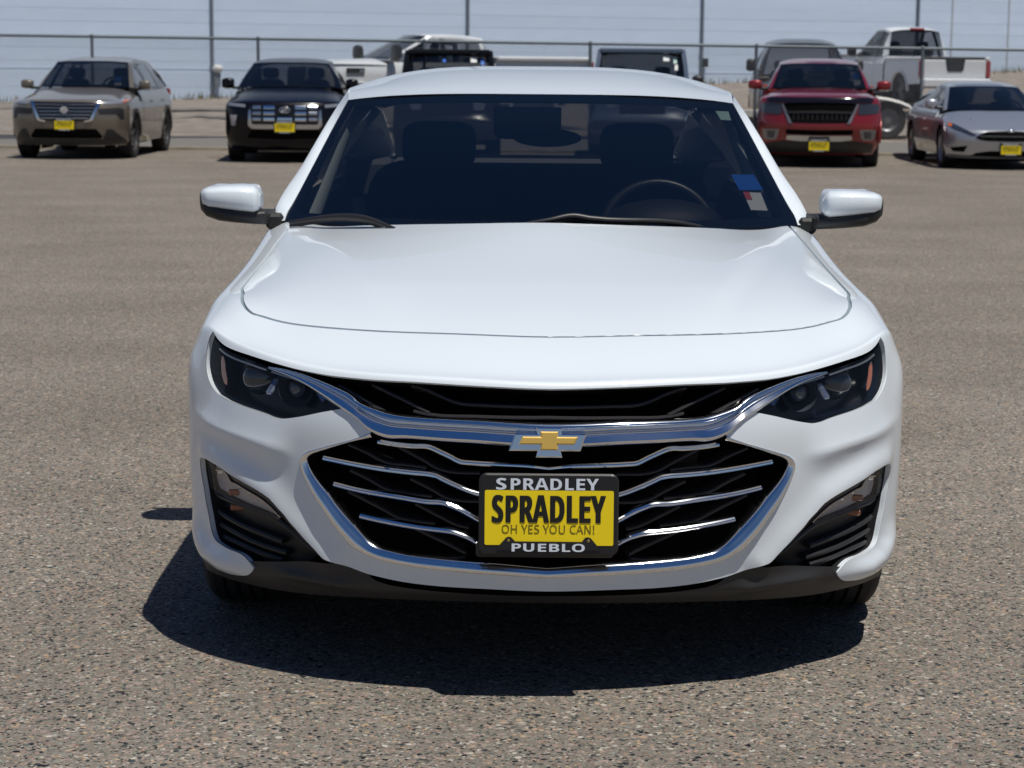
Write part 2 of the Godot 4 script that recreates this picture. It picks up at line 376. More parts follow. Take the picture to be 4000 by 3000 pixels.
# ---------------------------------------------------------------- a smooth car skin through a net of points
class CarSkin:
	var na := 0
	var nb := 0
	var sa := 12
	var sb := 14
	var p := PackedVector3Array()
	var n := PackedVector3Array()

	static func second(y: PackedFloat64Array) -> PackedFloat64Array:
		var k := y.size()
		var m := PackedFloat64Array()
		m.resize(k)
		var cc := PackedFloat64Array()
		cc.resize(k)
		var dd := PackedFloat64Array()
		dd.resize(k)
		for i in range(1, k - 1):
			var r := 6.0 * (y[i + 1] - 2.0 * y[i] + y[i - 1])
			var den := 4.0 - cc[i - 1]
			cc[i] = 1.0 / den
			dd[i] = (r - dd[i - 1]) / den
		for i in range(k - 2, 0, -1):
			m[i] = dd[i] - cc[i] * m[i + 1]
		return m

	static func dense(y: PackedFloat64Array, steps: int, sign: int) -> PackedFloat64Array:
		# sign 0: natural ends; +1 / -1: even / odd about the first value
		var src := y
		var lead := 0
		if sign != 0:
			src = PackedFloat64Array()
			lead = y.size() - 1
			for i in range(y.size() - 1, 0, -1):
				src.append(y[i] * sign)
			src.append_array(y)
		var m := second(src)
		var out := PackedFloat64Array()
		for i in (y.size() - 1) * steps + 1:
			var t := float(i) / steps
			var k := mini(int(t), y.size() - 2)
			var u := t - k
			var w := 1.0 - u
			k += lead
			out.append(w * src[k] + u * src[k + 1] + ((w * w * w - w) * m[k] + (u * u * u - u) * m[k + 1]) / 6.0)
		return out

	# rows of [x, y, s, x, y, s ...] from the middle to the side
	func _init(rows: Array, steps_a := 12, steps_b := 14) -> void:
		sa = steps_a
		sb = steps_b
		var kr := rows.size()
		var kc: int = rows[0].size() / 3
		nb = (kc - 1) * sb + 1
		na = (kr - 1) * sa + 1
		var wide := []
		for r in rows:
			var axes := []
			for d in 3:
				var y := PackedFloat64Array()
				for j in kc:
					y.append(r[j * 3 + d])
				axes.append(dense(y, sb, -1 if d == 0 else 1))
			wide.append(axes)
		p.resize(na * nb)
		for j in nb:
			var axes := []
			for d in 3:
				var y := PackedFloat64Array()
				for i in kr:
					y.append(wide[i][d][j])
				axes.append(dense(y, sa, 0))
			for i in na:
				p[i * nb + j] = Vector3(axes[0][i], axes[1][i], -axes[2][i])
		for i in na:
			p[i * nb].x = 0.0
		norms()

	func norms() -> void:
		n.resize(na * nb)
		for i in na:
			for j in nb:
				var da := p[mini(i + 1, na - 1) * nb + j] - p[maxi(i - 1, 0) * nb + j]
				var db := p[i * nb + mini(j + 1, nb - 1)] - p[i * nb + maxi(j - 1, 0)]
				if j == 0:
					db = Vector3(db.x, 0.0, 0.0)
				n[i * nb + j] = db.cross(da).normalized()

	func pos(a: float, b: float, off := 0.0, s := 1.0) -> Vector3:
		if b < 0.0:
			b = -b
			s = -s
		a = clampf(a, 0.0, na - 1.001)
		b = clampf(b, 0.0, nb - 1.001)
		var i := int(a)
		var j := int(b)
		var u := a - i
		var w := b - j
		var k := i * nb + j
		var q := (p[k] * (1.0 - w) + p[k + 1] * w) * (1.0 - u) + (p[k + nb] * (1.0 - w) + p[k + nb + 1] * w) * u
		if off != 0.0:
			q += off * ((n[k] * (1.0 - w) + n[k + 1] * w) * (1.0 - u) + (n[k + nb] * (1.0 - w) + n[k + nb + 1] * w) * u).normalized()
		q.x *= s
		return q

	func nor(a: float, b: float, s := 1.0) -> Vector3:
		if b < 0.0:
			b = -b
			s = -s
		a = clampf(a, 0.0, na - 1.001)
		b = clampf(b, 0.0, nb - 1.001)
		var i := int(a)
		var j := int(b)
		var u := a - i
		var w := b - j
		var k := i * nb + j
		var q := ((n[k] * (1.0 - w) + n[k + 1] * w) * (1.0 - u) + (n[k + nb] * (1.0 - w) + n[k + nb + 1] * w) * u).normalized()
		q.x *= s
		return q

	# where the skin has this height and distance from the middle (on its front)
	func find(x: float, y: float) -> Vector2:
		var a := na * 0.4
		var b := nb * 0.5
		for step in 24:
			var q := pos(a, b)
			var qa := pos(a + 0.5, b) - pos(a - 0.5, b)
			var qb := pos(a, b + 0.5) - pos(a, b - 0.5)
			var det := qa.x * qb.y - qa.y * qb.x
			if absf(det) < 1e-12:
				break
			var dx := absf(x) - q.x
			var dy := y - q.y
			a = clampf(a + clampf((dx * qb.y - dy * qb.x) / det, -12.0, 12.0), 0.5, na - 2.0)
			b = clampf(b + clampf((qa.x * dy - qa.y * dx) / det, -12.0, 12.0), 0.5, nb - 2.0)
		return Vector2(a, b)

	# the part of the skin inside an outline given in net units
	func patch(mb: MB, outline: PackedVector2Array, off: float, s: float) -> void:
		var mark := PackedByteArray()
		mark.resize(na * nb)
		for e in outline.size():
			var a := outline[e]
			var b := outline[(e + 1) % outline.size()]
			var parts := maxi(1, int(a.distance_to(b) * 1.0))
			for q in parts:
				var u := a.lerp(b, float(q) / parts)
				var w := a.lerp(b, float(q + 1) / parts)
				for i in range(maxi(0, int(floorf(minf(u.x, w.x) - 0.01))), mini(na - 2, int(floorf(maxf(u.x, w.x) + 0.01))) + 1):
					for j in range(maxi(0, int(floorf(minf(u.y, w.y) - 0.01))), mini(nb - 2, int(floorf(maxf(u.y, w.y) + 0.01))) + 1):
						mark[i * nb + j] = 1
		var lo := Vector2(1e9, 1e9)
		var hi := Vector2(-1e9, -1e9)
		for q in outline:
			lo = lo.min(q)
			hi = hi.max(q)
		for i in range(maxi(0, int(lo.x) - 1), mini(na - 1, int(hi.x) + 2)):
			for j in range(maxi(0, int(lo.y) - 1), mini(nb - 1, int(hi.y) + 2)):
				if mark[i * nb + j] == 0:
					if Geometry2D.is_point_in_polygon(Vector2(i + 0.5, j + 0.5), outline):
						emit(mb, [Vector2(i, j), Vector2(i + 1, j), Vector2(i + 1, j + 1), Vector2(i, j + 1)], off, s)
				else:
					for piece in Geometry2D.intersect_polygons(PackedVector2Array([Vector2(i, j), Vector2(i + 1, j), Vector2(i + 1, j + 1), Vector2(i, j + 1)]), outline):
						if piece.size() == 3 or piece.size() == 4 and convex(piece):
							emit(mb, Array(piece), off, s)
						else:
							var t := Geometry2D.triangulate_polygon(piece)
							for k in range(0, t.size(), 3):
								emit(mb, [piece[t[k]], piece[t[k + 1]], piece[t[k + 2]]], off, s)

	static func convex(q: PackedVector2Array) -> bool:
		var sign := 0.0
		for i in q.size():
			var k := (q[(i + 1) % q.size()] - q[i]).cross(q[(i + 2) % q.size()] - q[(i + 1) % q.size()])
			if sign * k < 0.0:
				return false
			if k != 0.0:
				sign = k
		return true

	func emit(mb: MB, q: Array, off: float, s: float) -> void:
		var pp := []
		var nn := []
		for e in q:
			pp.append(pos(e.x, e.y, off, s))
			nn.append(nor(e.x, e.y, s))
		mb.tri(pp[0], pp[1], pp[2], nn[0], nn[1], nn[2])
		if q.size() == 4:
			mb.tri(pp[0], pp[2], pp[3], nn[0], nn[2], nn[3])

	# the wall of an opening: along a line on the skin, inwards by depth, its lip rounded
	func rim(mb: MB, line: Array, off: float, depth: float, s: float, lip := 0.003, closed := false) -> void:
		var k := line.size()
		var rows := [PackedVector3Array(), PackedVector3Array(), PackedVector3Array()]
		var nn := [PackedVector3Array(), PackedVector3Array(), PackedVector3Array()]
		for i in k:
			var q: Vector2 = line[i]
			var t: Vector3 = (pos(line[(i + 1) % k].x, line[(i + 1) % k].y, 0, s) - pos(line[(i - 1 + k) % k].x, line[(i - 1 + k) % k].y, 0, s)) if closed else (pos(line[mini(i + 1, k - 1)].x, line[mini(i + 1, k - 1)].y, 0, s) - pos(line[maxi(i - 1, 0)].x, line[maxi(i - 1, 0)].y, 0, s))
			var o := nor(q.x, q.y, s)
			var side := t.cross(o).normalized()
			var at := pos(q.x, q.y, off, s)
			rows[0].append(at)
			rows[1].append(at - o * lip)
			rows[2].append(at - o * depth)
			nn[0].append(o)
			nn[1].append(side)
			nn[2].append(side)
		for i in (k if closed else k - 1):
			var i1 := (i + 1) % k
			for r in 2:
				mb.tri(rows[r][i], rows[r + 1][i], rows[r + 1][i1], nn[r][i], nn[r + 1][i], nn[r + 1][i1])
				mb.tri(rows[r][i], rows[r + 1][i1], rows[r][i1], nn[r][i], nn[r + 1][i1], nn[r][i1])


func outline_of(parts: Array) -> PackedVector2Array:
	var r := PackedVector2Array()
	for q in parts:
		if r.size() == 0 or r[r.size() - 1].distance_to(q) > 0.02:
			r.append(q)
	return r


# a line of the table as points, made smooth and finer
func line(called: String, fine := 3, back := false) -> Array:
	var d: Array = LINES[called]
	var q := []
	for i in d.size() / 2:
		q.append(Vector2(d[i * 2], d[i * 2 + 1]))
	if back:
		q.reverse()
	return smooth(q, fine)


func smooth(q: Array, fine := 3) -> Array:
	if fine < 2 or q.size() < 3:
		return q
	var r := []
	for i in q.size() - 1:
		var a = q[maxi(i - 1, 0)]
		var b = q[i]
		var c = q[i + 1]
		var d = q[mini(i + 2, q.size() - 1)]
		# chord-length tangents: no overshoot where spacing is uneven
		var lb: float = maxf((c - b).length(), 1e-6)
		var la: float = maxf((b - a).length(), 1e-6) if i > 0 else lb
		var lc: float = maxf((d - c).length(), 1e-6) if i < q.size() - 2 else lb
		var tb = ((b - a) / la * lb + (c - b) / lb * la) / (la + lb) if i > 0 else (c - b) / lb
		var tc = ((c - b) / lb * lc + (d - c) / lc * lb) / (lb + lc) if i < q.size() - 2 else (c - b) / lb
		for k in fine:
			var t := float(k) / fine
			var t2 := t * t
			var t3 := t2 * t
			r.append(b * (2 * t3 - 3 * t2 + 1) + tb * lb * (t3 - 2 * t2 + t) + c * (-2 * t3 + 3 * t2) + tc * lb * (t3 - t2))
	r.append(q[q.size() - 1])
	return r


func put(called: String, mb: MB, m: Material, parent: Node) -> MeshInstance3D:
	var o := MeshInstance3D.new()
	o.name = called
	o.mesh = mb.mesh()
	o.material_override = m
	parent.add_child(o, true)
	return o


func thing(called: String, label: String, category: String, at := Vector3.ZERO, turn := 0.0, group := "") -> Node3D:
	var o := Node3D.new()
	o.name = called
	add_child(o, true)
	o.position = at
	o.rotation.y = turn
	tag(o, label, category, group)
	return o


func part(called: String, parent: Node) -> Node3D:
	var o := Node3D.new()
	o.name = called
	parent.add_child(o, true)
	return o


func tag(o: Node, label: String, category: String, group := "") -> void:
	o.set_meta("label", label)
	o.set_meta("category", category)
	if group:
		o.set_meta("group", group)


func structure(called: String, mb: MB, m: Material) -> MeshInstance3D:
	var o := put(called, mb, m, self)
	o.set_meta("kind", "structure")
	return o


func mat(col: Color, rough := 0.5, metal := 0.0, coat := 0.0) -> StandardMaterial3D:
	var m := StandardMaterial3D.new()
	m.albedo_color = col.linear_to_srgb()
	m.roughness = rough
	m.metallic = metal
	if coat > 0.0:
		m.clearcoat_enabled = true
		m.clearcoat = coat
		m.clearcoat_roughness = 0.03
	return m


func pane(col: Color, a: float) -> StandardMaterial3D:
	var m := mat(col, 0.0)
	m.albedo_color.a = a
	m.transparency = BaseMaterial3D.TRANSPARENCY_ALPHA
	return m


func v2(d: Array) -> PackedVector2Array:
	var r := PackedVector2Array()
	for i in d.size() / 2:
		r.append(Vector2(d[i * 2], d[i * 2 + 1]))
	return r


# ---------------------------------------------------------------- lettering
func letters(called: String, text: String, lo: Vector2, hi: Vector2, z: float, m: Material, parent: Node, weight := 700, depth := 0.0012) -> void:
	var f := SystemFont.new()
	f.font_names = PackedStringArray(["Droid Sans"])
	f.font_weight = weight
	var t := TextMesh.new()
	t.text = text
	t.font = f
	t.font_size = 64
	t.pixel_size = 0.001
	t.depth = 0.02
	var o := MeshInstance3D.new()
	o.name = called
	o.mesh = t
	o.material_override = m
	parent.add_child(o, true)
	var box := t.get_aabb()
	var k := Vector3((hi.x - lo.x) / box.size.x, (hi.y - lo.y) / box.size.y, depth / box.size.z)
	o.scale = k
	o.position = Vector3((lo.x + hi.x) / 2.0, (lo.y + hi.y) / 2.0, z) - k * box.get_center()


func rounded(w: float, h: float, r: float, steps := 5) -> PackedVector2Array:
	var q := PackedVector2Array()
	for c in [[1, 1, 0.0], [-1, 1, PI / 2], [-1, -1, PI], [1, -1, PI * 1.5]]:
		for k in steps + 1:
			var a: float = c[2] + PI / 2 * k / steps
			q.append(Vector2(c[0] * (w / 2 - r) + r * cos(a), c[1] * (h / 2 - r) + r * sin(a)))
	return q


# the dealer's plate: black frame, yellow sheet, lettering (origin at its middle, facing +z)
func dealer_plate(parent: Node, at: Vector3, big: bool) -> Node3D:
	var o := part("license_plate", parent)
	o.position = at
	var mb := MB.new()
	mb.plate(rounded(0.324, 0.190, 0.018), -0.012, 0.004, Transform3D.IDENTITY, 0.004)
	put("plate_frame", mb, M.frame, o)
	mb = MB.new()
	mb.plate(rounded(0.298, 0.1275, 0.004), 0.004, 0.0055, Transform3D(Basis.IDENTITY, Vector3(0.001, -0.0075, 0)))
	put("yellow_sheet", mb, M.yellow, o)
	if big:
		mb = MB.new()
		mb.plate(v2([-0.119, -0.082, -0.113, -0.0705, -0.098, -0.054, -0.093, -0.0515, -0.087, -0.0525, -0.077, -0.0625, 0.077, -0.0625, 0.085, -0.0525, 0.092, -0.0515, 0.098, -0.054, 0.113, -0.0715, 0.119, -0.082]), 0.0055, 0.0085)
		put("frame_tab", mb, M.frame, o)
		for s in [-1.0, 1.0]:
			mb = MB.new()
			mb.lathe(Vector3(s * 0.0925, -0.0605, 0.0085), Vector3(0, 0, 1), [Vector2(0.0, 0.0018), Vector2(0.003, 0.0012), Vector2(0.0038, 0.0)], 12)
			put("screw", mb, M.brass, o)
		letters("frame_lettering", "S", Vector2(-0.122, 0.0575), Vector2(-0.0985, 0.0845), 0.005, M.letter_white, o)
		letters("frame_lettering", "PRADLEY", Vector2(-0.0885, 0.0575), Vector2(0.115, 0.0845), 0.005, M.letter_white, o)
		for k in 3:
			letters("plate_lettering", "SPRADLEY", Vector2(-0.1300 + (k - 1) * 0.0017, -0.0195), Vector2(0.1305 + (k - 1) * 0.0017, 0.0455), 0.006 + k * 0.00025, M.letter_black, o)
		letters("plate_lettering", "OH YES YOU CAN!", Vector2(-0.108, -0.044), Vector2(0.106, -0.0235), 0.006, M.letter_olive, o, 400)
		letters("frame_lettering", "PUEBLO", Vector2(-0.085, -0.0855), Vector2(0.084, -0.067), 0.009, M.letter_white, o)
	else:
		letters("frame_lettering", "SPRADLEY", Vector2(-0.12, 0.063), Vector2(0.115, 0.0865), 0.005, M.letter_white, o)
		letters("plate_lettering", "SPRADLEY", Vector2(-0.125, -0.02), Vector2(0.125, 0.045), 0.006, M.letter_black, o)
		letters("plate_lettering", "OH YES YOU CAN!", Vector2(-0.108, -0.044), Vector2(0.106, -0.0235), 0.006, M.letter_olive, o, 400)
		letters("frame_lettering", "PUEBLO", Vector2(-0.08, -0.09), Vector2(0.08, -0.073), 0.005, M.letter_white, o)
	return o


# a road wheel: tyre and rim, axle along x, outer face towards s
func wheel(parent: Node, at: Vector3, r: float, w: float, s: float, rim_mat: Material, spokes := 5, called := "wheel") -> Node3D:
	var o := part(called, parent)
	o.position = at
	var mb := MB.new()
	var h := w / 2.0
	var rr := r * 0.69
	var prof := [Vector2(rr, -h * 0.78), Vector2(rr + 0.012, -h * 0.92), Vector2(r - 0.045, -h), Vector2(r - 0.022, -h * 0.95), Vector2(r - 0.007, -h * 0.84), Vector2(r, -h * 0.72)]
	for g in [-0.46, -0.15, 0.15, 0.46]:
		prof.append_array([Vector2(r, (g - 0.05) * h), Vector2(r - 0.009, (g - 0.04) * h), Vector2(r - 0.009, (g + 0.04) * h), Vector2(r, (g + 0.05) * h)])
	prof.append_array([Vector2(r, h * 0.72), Vector2(r - 0.007, h * 0.84), Vector2(r - 0.022, h * 0.95), Vector2(r - 0.045, h), Vector2(rr + 0.012, h * 0.92), Vector2(rr, h * 0.78)])
	mb.lathe(Vector3.ZERO, Vector3(1, 0, 0), prof, 48)
	put("tyre", mb, M.rubber, o)
	mb = MB.new()
	var ax := Vector3(s, 0, 0)
	mb.lathe(Vector3.ZERO, ax, [Vector2(rr, h * 0.8), Vector2(rr - 0.012, h * 0.82), Vector2(rr - 0.02, h * 0.7), Vector2(rr - 0.03, -h * 0.7), Vector2(rr, -h * 0.78)], 48)
	mb.lathe(Vector3.ZERO, ax, [Vector2(0.0, h * 0.68), Vector2(0.03, h * 0.68), Vector2(0.055, h * 0.6), Vector2(0.06, h * 0.2)], 24)
	for k in spokes:
		var a := TAU * k / spokes + 0.2
		var d := Vector3(0, cos(a), sin(a))
		var e := Vector3(0, -sin(a), cos(a))
		var pts := []
		var nn := []
		for q in 5:
			var f := q / 4.0
			pts.append(d * lerpf(0.04, rr - 0.012, f) + ax * h * lerpf(0.6, 0.66, f))
			nn.append(ax)
		mb.sweep(pts, nn, [Vector2(-0.024, -0.02), Vector2(-0.02, 0.0), Vector2(0.02, 0.0), Vector2(0.024, -0.02)])
	put("rim", mb, rim_mat, o)
	mb = MB.new()
	mb.lathe(Vector3.ZERO, ax, [Vector2(0.0, h * 0.25), Vector2(rr - 0.05, h * 0.25), Vector2(rr - 0.05, h * 0.1)], 24)
	put("brake_disc", mb, M.steel, o)
	return o


# ---------------------------------------------------------------- the white car in front
var skin: CarSkin


func both(called: String, parent: Node, m: Material, f: Callable) -> MeshInstance3D:
	var mb := MB.new()
	for s in [1.0, -1.0]:
		f.call(mb, s)
	return put(called, mb, m, parent)


func on_skin(mb: MB, name_of: String, off: float, prof: Array, s: float) -> void:
	var pts := []
	var nn := []
	for q in line(name_of, 4):
		pts.append(skin.pos(q.x, q.y, off, s))
		nn.append(skin.nor(q.x, q.y, s))
	var pr := []
	for q in prof:
		pr.append(Vector2(q.x * s, q.y))
	mb.sweep(pts, nn, pr)


func strip(mb: MB, top: Array, bot: Array, prof: Array, s: float, round := false) -> void:
	# facets between two lines on the skin; prof = (share of the way across, proud of the skin)
	var rows := []
	for f in prof:
		var r := PackedVector3Array()
		for i in top.size():
			var a := skin.pos(top[i].x, top[i].y, 0.0, s)
			var b := skin.pos(bot[i].x, bot[i].y, 0.0, s)
			var n := (skin.nor(top[i].x, top[i].y, s) + skin.nor(bot[i].x, bot[i].y, s)).normalized()
			var k := clampf(a.distance_to(b) / 0.054, 0.15, 1.0)
			r.append(a.lerp(b, f.x) + n * f.y * k)
		rows.append(r)
	if round:
		mb.sheet(rows, Vector3(0, 0, 1))
		return
	for i in rows.size() - 1:
		var mid: Vector3 = rows[i][rows[i].size() / 2]
		var a: Vector3 = rows[i + 1][rows[i].size() / 2] - mid
		var t: Vector3 = rows[i][rows[i].size() / 2 + 1] - mid
		var o := t.cross(a) * s
		mb.sheet([rows[i], rows[i + 1]], o)


func resample(q: Array, count: int) -> Array:
	var len := [0.0]
	for i in q.size() - 1:
		len.append(len[i] + skin.pos(q[i].x, q[i].y).distance_to(skin.pos(q[i + 1].x, q[i + 1].y)))
	var r := []
	var k := 0
	for i in count:
		var d: float = len[len.size() - 1] * i / (count - 1)
		while k < q.size() - 2 and len[k + 1] < d:
			k += 1
		r.append(q[k].lerp(q[k + 1], clampf((d - len[k]) / maxf(len[k + 1] - len[k], 1e-9), 0.0, 1.0)))
	return r


func bumps_on(sk: CarSkin) -> void:
	var push := PackedFloat32Array()
	push.resize(sk.p.size())
	for q in sk.p.size():
		var at: Vector3 = sk.p[q]
		var d := 0.0
		if at.z > -0.62:
			var here := Vector2(at.x, at.y)
			for f in BUMPS:
				var pl: Array = f[4]
				var best := 1e9
				var above := 1.0
				var along := 0.0
				var run := 0.0
				for i in pl.size() / 2 - 1:
					var a := Vector2(pl[i * 2], pl[i * 2 + 1])
					var v := Vector2(pl[i * 2 + 2], pl[i * 2 + 3]) - a
					var u := clampf((here - a).dot(v) / v.length_squared(), 0.0, 1.0)
					var e := here.distance_to(a + v * u)
					if e < best:
						best = e
						above = v.cross(here - a)
						along = run + u * v.length()
					run += v.length()
				if best < 0.25:
					var width: float = f[2] if above > 0.0 else f[1]
					var fade := smoothstep(0.0, 1.0, minf(along, run - along) / f[3])
					d += f[0] * (exp(-best / width) if f == BUMPS[0] else exp(-best * best / (width * width))) * fade
		if at.y > 0.8:
			# the raised middle of the bonnet
			var s := -at.z
			var xc := lerpf(0.40, 0.455, clampf((s - 0.3) / 0.25, 0, 1)) if s < 0.55 else (lerpf(0.455, 0.69, (s - 0.55) / 0.85) if s < 1.4 else lerpf(0.69, 0.80, clampf((s - 1.4) / 0.35, 0, 1)))
			var k := smoothstep(0.0, 1.0, (xc - at.x) / 0.09 + 0.5)
			var f := clampf((s - 0.35) / 0.35, 0, 1) if s < 1.3 else lerpf(1.0, 0.4, clampf((s - 1.3) / 0.45, 0, 1))
			d += 0.008 * k * f
		push[q] = d
	for q in sk.p.size():
		sk.p[q] += sk.n[q] * push[q]
	sk.norms()


func main_car() -> void:
	var car := thing("sedan", "white sedan facing the camera with chrome grille and yellow dealer plate", "car", Vector3(0.087, 0, -4.66))
	skin = CarSkin.new(NODES)
	bumps_on(skin)
	var hole := outline_of(line("hole_top", 2) + line("lens_out", 2) + line("lens_bottom", 2) + line("tip", 2) + line("ring", 2))
	var low := line("low_white", 3) + line("pocket_up", 2) + line("pocket_out", 2)
	var hood := line("hood", 3)
	var body := outline_of(low + [Vector2(131.99, 112.0)] + line("hood_out", 3, true) + Array(hole))
	var side := outline_of([Vector2(62.2, 82.5), Vector2(62.0, 112.1), Vector2(132.1, 112.1), Vector2(132.1, 60.0), Vector2(94.3, 66.5), Vector2(73.0, 79.2)] + line("lens_out", 2).slice(0, 9))
	var mb := MB.new()
	for s in [1.0, -1.0]:
		for q in Geometry2D.clip_polygons(body, side):
			skin.patch(mb, q, 0.0, s)
		skin.rim(mb, Array(hole), 0.0, 0.012, s)
		skin.rim(mb, low, 0.0, 0.014, s)
		skin.rim(mb, line("hood_out", 3), 0.0, 0.02, s)
	put("front_bumper", mb, M.white_paint, car)
	for s in [1.0, -1.0]:
		mb = MB.new()
		for q in Geometry2D.intersect_polygons(body, side):
			skin.patch(mb, q, 0.0, s)
		put("front_fender", mb, M.white_paint, car)
	mb = MB.new()
	for s in [1.0, -1.0]:
		skin.patch(mb, outline_of(hood + [Vector2(131.99, 0.0)]), 0.0, s)
		skin.rim(mb, hood, 0.0, 0.02, s, 0.002)
		skin.rim(mb, [Vector2(131.98, 0.0), Vector2(131.98, 15.0), Vector2(131.98, 30.0), Vector2(131.98, 45.0), Vector2(131.98, 58.0), Vector2(131.98, 68.0)], 0.0, 0.02, s)
	put("hood", mb, M.white_paint, car)
	mb = MB.new()
	for s in [1.0, -1.0]:
		var back := []
		for q in hood:
			back.append(Vector2(q.x + 0.8, maxf(q.y - 1.5, 0.0)))
		back.reverse()
		skin.patch(mb, outline_of(line("hood_out", 3).map(func(q): return Vector2(q.x - 0.4, q.y + (0.4 if q.y > 0.0 else 0.0))) + back), -0.006, s)
	put("hood_seal", mb, M.seal, car)

	# the grille
	var g := part("grille", car)
	both("grille_backing", g, M.void_black, func(mb2: MB, s: float):
		skin.patch(mb2, hole, -0.085, s)
		skin.rim(mb2, Array(hole), -0.012, 0.075, s, 0.001))
	var bands := [[0, -35, 0, -13], [0, -13, 4, -7, 9, -3, 15, -0.8, 22, 0], [22, 0, 26, -3, 30, -20], [30, -20, 43, -20, 43, -12], [43, -12, 47, -5, 53, -0.5, 60, 3], [60, 3, 86, 9.5], [86, 9.5, 93, 9.5, 100, 3], [100, 3, 100, -35]]
	both("chrome_bar", g, M.chrome, func(mb2: MB, s: float):
		for e in bands:
			var band := []
			for i in e.size() / 2:
				band.append(Vector2(e[i * 2] * 0.01, e[i * 2 + 1] * 0.001))
			strip(mb2, line("bar_top", 4), line("bar_bot", 4), band, s, true))
	var outer := line("ring_out", 4)
	var inner := line("ring_in", 4)
	both("chrome_ring", g, M.chrome, func(mb2: MB, s: float):
		strip(mb2, outer, inner, [Vector2(0, -0.02), Vector2(0, 0.0), Vector2(0.06, 0.008), Vector2(0.2, 0.014), Vector2(0.38, 0.015), Vector2(0.55, 0.010), Vector2(0.62, 0.004), Vector2(0.72, 0.003), Vector2(0.86, -0.006), Vector2(0.97, -0.024), Vector2(1.0, -0.06), Vector2(1.0, -0.15)], s, true))
	for called in ["chrome_a", "chrome_b", "chrome_c", "chrome_d"]:
		for s in [1.0, -1.0]:
			mb = MB.new()
			on_skin(mb, called, -0.014, [Vector2(0.0075, -0.04), Vector2(0.0075, -0.014), Vector2(0.0048, -0.0045), Vector2(0.0022, -0.0012), Vector2(0.0, 0.0), Vector2(-0.0025, 0.0004), Vector2(-0.0055, -0.002), Vector2(-0.0055, -0.04)], s)
			put("chrome_slat", mb, M.chrome, g)
	for called in ["dark_0", "dark_1", "dark_2", "dark_3", "dark_4", "dark_5", "dark_6", "upper_a", "upper_b", "upper_c", "upper_d"]:
		for s in [1.0, -1.0]:
			mb = MB.new()
			on_skin(mb, called, -0.03, [Vector2(0.004, -0.04), Vector2(0.004, -0.004), Vector2(0.0015, 0.0), Vector2(-0.002, 0.0005), Vector2(-0.004, -0.003), Vector2(-0.004, -0.04)], s)
			put("dark_slat", mb, M.slat_black, g)
	var badge := part("bowtie_badge", g)
	badge.position = Vector3(0.0, 0.634, 0.013)
	badge.rotation.x = -0.16
	mb = MB.new()
	mb.plate(v2([-0.0305, 0.031, 0.0305, 0.031, 0.0275, 0.0165, 0.086, 0.0165, 0.072, -0.0235, 0.0265, -0.0235, 0.0305, -0.0385, -0.0305, -0.0385, -0.0265, -0.0235, -0.093, -0.0235, -0.079, 0.0165, -0.0275, 0.0165]), -0.02, 0.004, Transform3D.IDENTITY, 0.003)
	put("badge_border", mb, M.chrome, badge)
	mb = MB.new()
	mb.plate(v2([-0.0205, 0.0215, 0.0205, 0.0215, 0.0195, 0.0095, 0.0665, 0.0095, 0.058, -0.0085, 0.0195, -0.0085, 0.0205, -0.0215, -0.0205, -0.0215, -0.0195, -0.0085, -0.070, -0.0085, -0.0615, 0.0095, -0.0195, 0.0095]), 0.002, 0.0075, Transform3D.IDENTITY, 0.003)
	put("gold_bowtie", mb, M.gold, badge)
	var tag_plate := dealer_plate(car, Vector3(0.0005, 0.4625, 0.022), true)
	tag_plate.rotation.x = -0.08
	mb = MB.new()
	mb.box(Vector3(-0.008, 0.375, -0.005), Vector3(0.32, 0.036, 0.04), 0.006)
	mb.box(Vector3(0.0, 0.46, -0.02), Vector3(0.28, 0.15, 0.05), 0.006)
	put("plate_bracket", mb, M.frame, car)

	# headlights and the lamps in the lower pockets
	var lens_outline := outline_of(line("lens_out", 2) + line("lens_bottom", 2) + line("lens_inner", 2, true) + line("lens_top", 2, true))
	var lens_in := Geometry2D.offset_polygon(lens_outline, -0.3)[0]
	var pocket_path := line("pocket_up", 2) + line("pocket_out", 2).slice(0, 35)
	var pocket := outline_of(pocket_path)
	for s in [1.0, -1.0]:
		var h := part("headlight", car)
		mb = MB.new()
		skin.patch(mb, lens_outline, -0.07, s)
		skin.rim(mb, Array(lens_in), -0.013, 0.06, s, 0.001, true)
		put("housing", mb, M.lamp_black, h)
		var q: Array = LINES["bowl"]
		var at := skin.pos(q[0], q[1], -0.035, s) + Vector3(0, 0.004, 0)
		mb = MB.new()
		mb.lathe(at, Vector3(s * 0.10, 0.05, 1).normalized(), [Vector2(0.015, -0.05), Vector2(0.028, -0.034), Vector2(0.038, -0.016), Vector2(0.043, 0.004)], 32)
		# facets either side of the bowl
		mb.box(at + Vector3(s * 0.058, 0.004, -0.022), Vector3(0.02, 0.05, 0.012), 0.004, Basis(Vector3(0, 1, 0), s * 0.5) * Basis(Vector3(1, 0, 0), -0.9))
		put("reflector", mb, M.lamp_facet, h)
		mb = MB.new()
		mb.box(at + Vector3(-s * 0.062, -0.010, 0.0), Vector3(0.026, 0.05, 0.012), 0.004, Basis(Vector3(0, 0, 1), -s * 0.7) * Basis(Vector3(1, 0, 0), -0.55))
		mb.box(at + Vector3(-s * 0.10, -0.022, 0.008), Vector3(0.03, 0.03, 0.012), 0.004, Basis(Vector3(0, 0, 1), -s * 0.6) * Basis(Vector3(1, 0, 0), -0.3))
		put("reflector", mb, M.lamp_facet, h)
		mb = MB.new()
		mb.dome(at + Vector3(0, 0, -0.022), Vector3(0.022, 0.022, 0.02))
		put("bulb_lens", mb, M.bulb_glass, h)
		q = LINES["bowl_b"]
		at = skin.pos(q[0], q[1], -0.045, s)
		mb = MB.new()
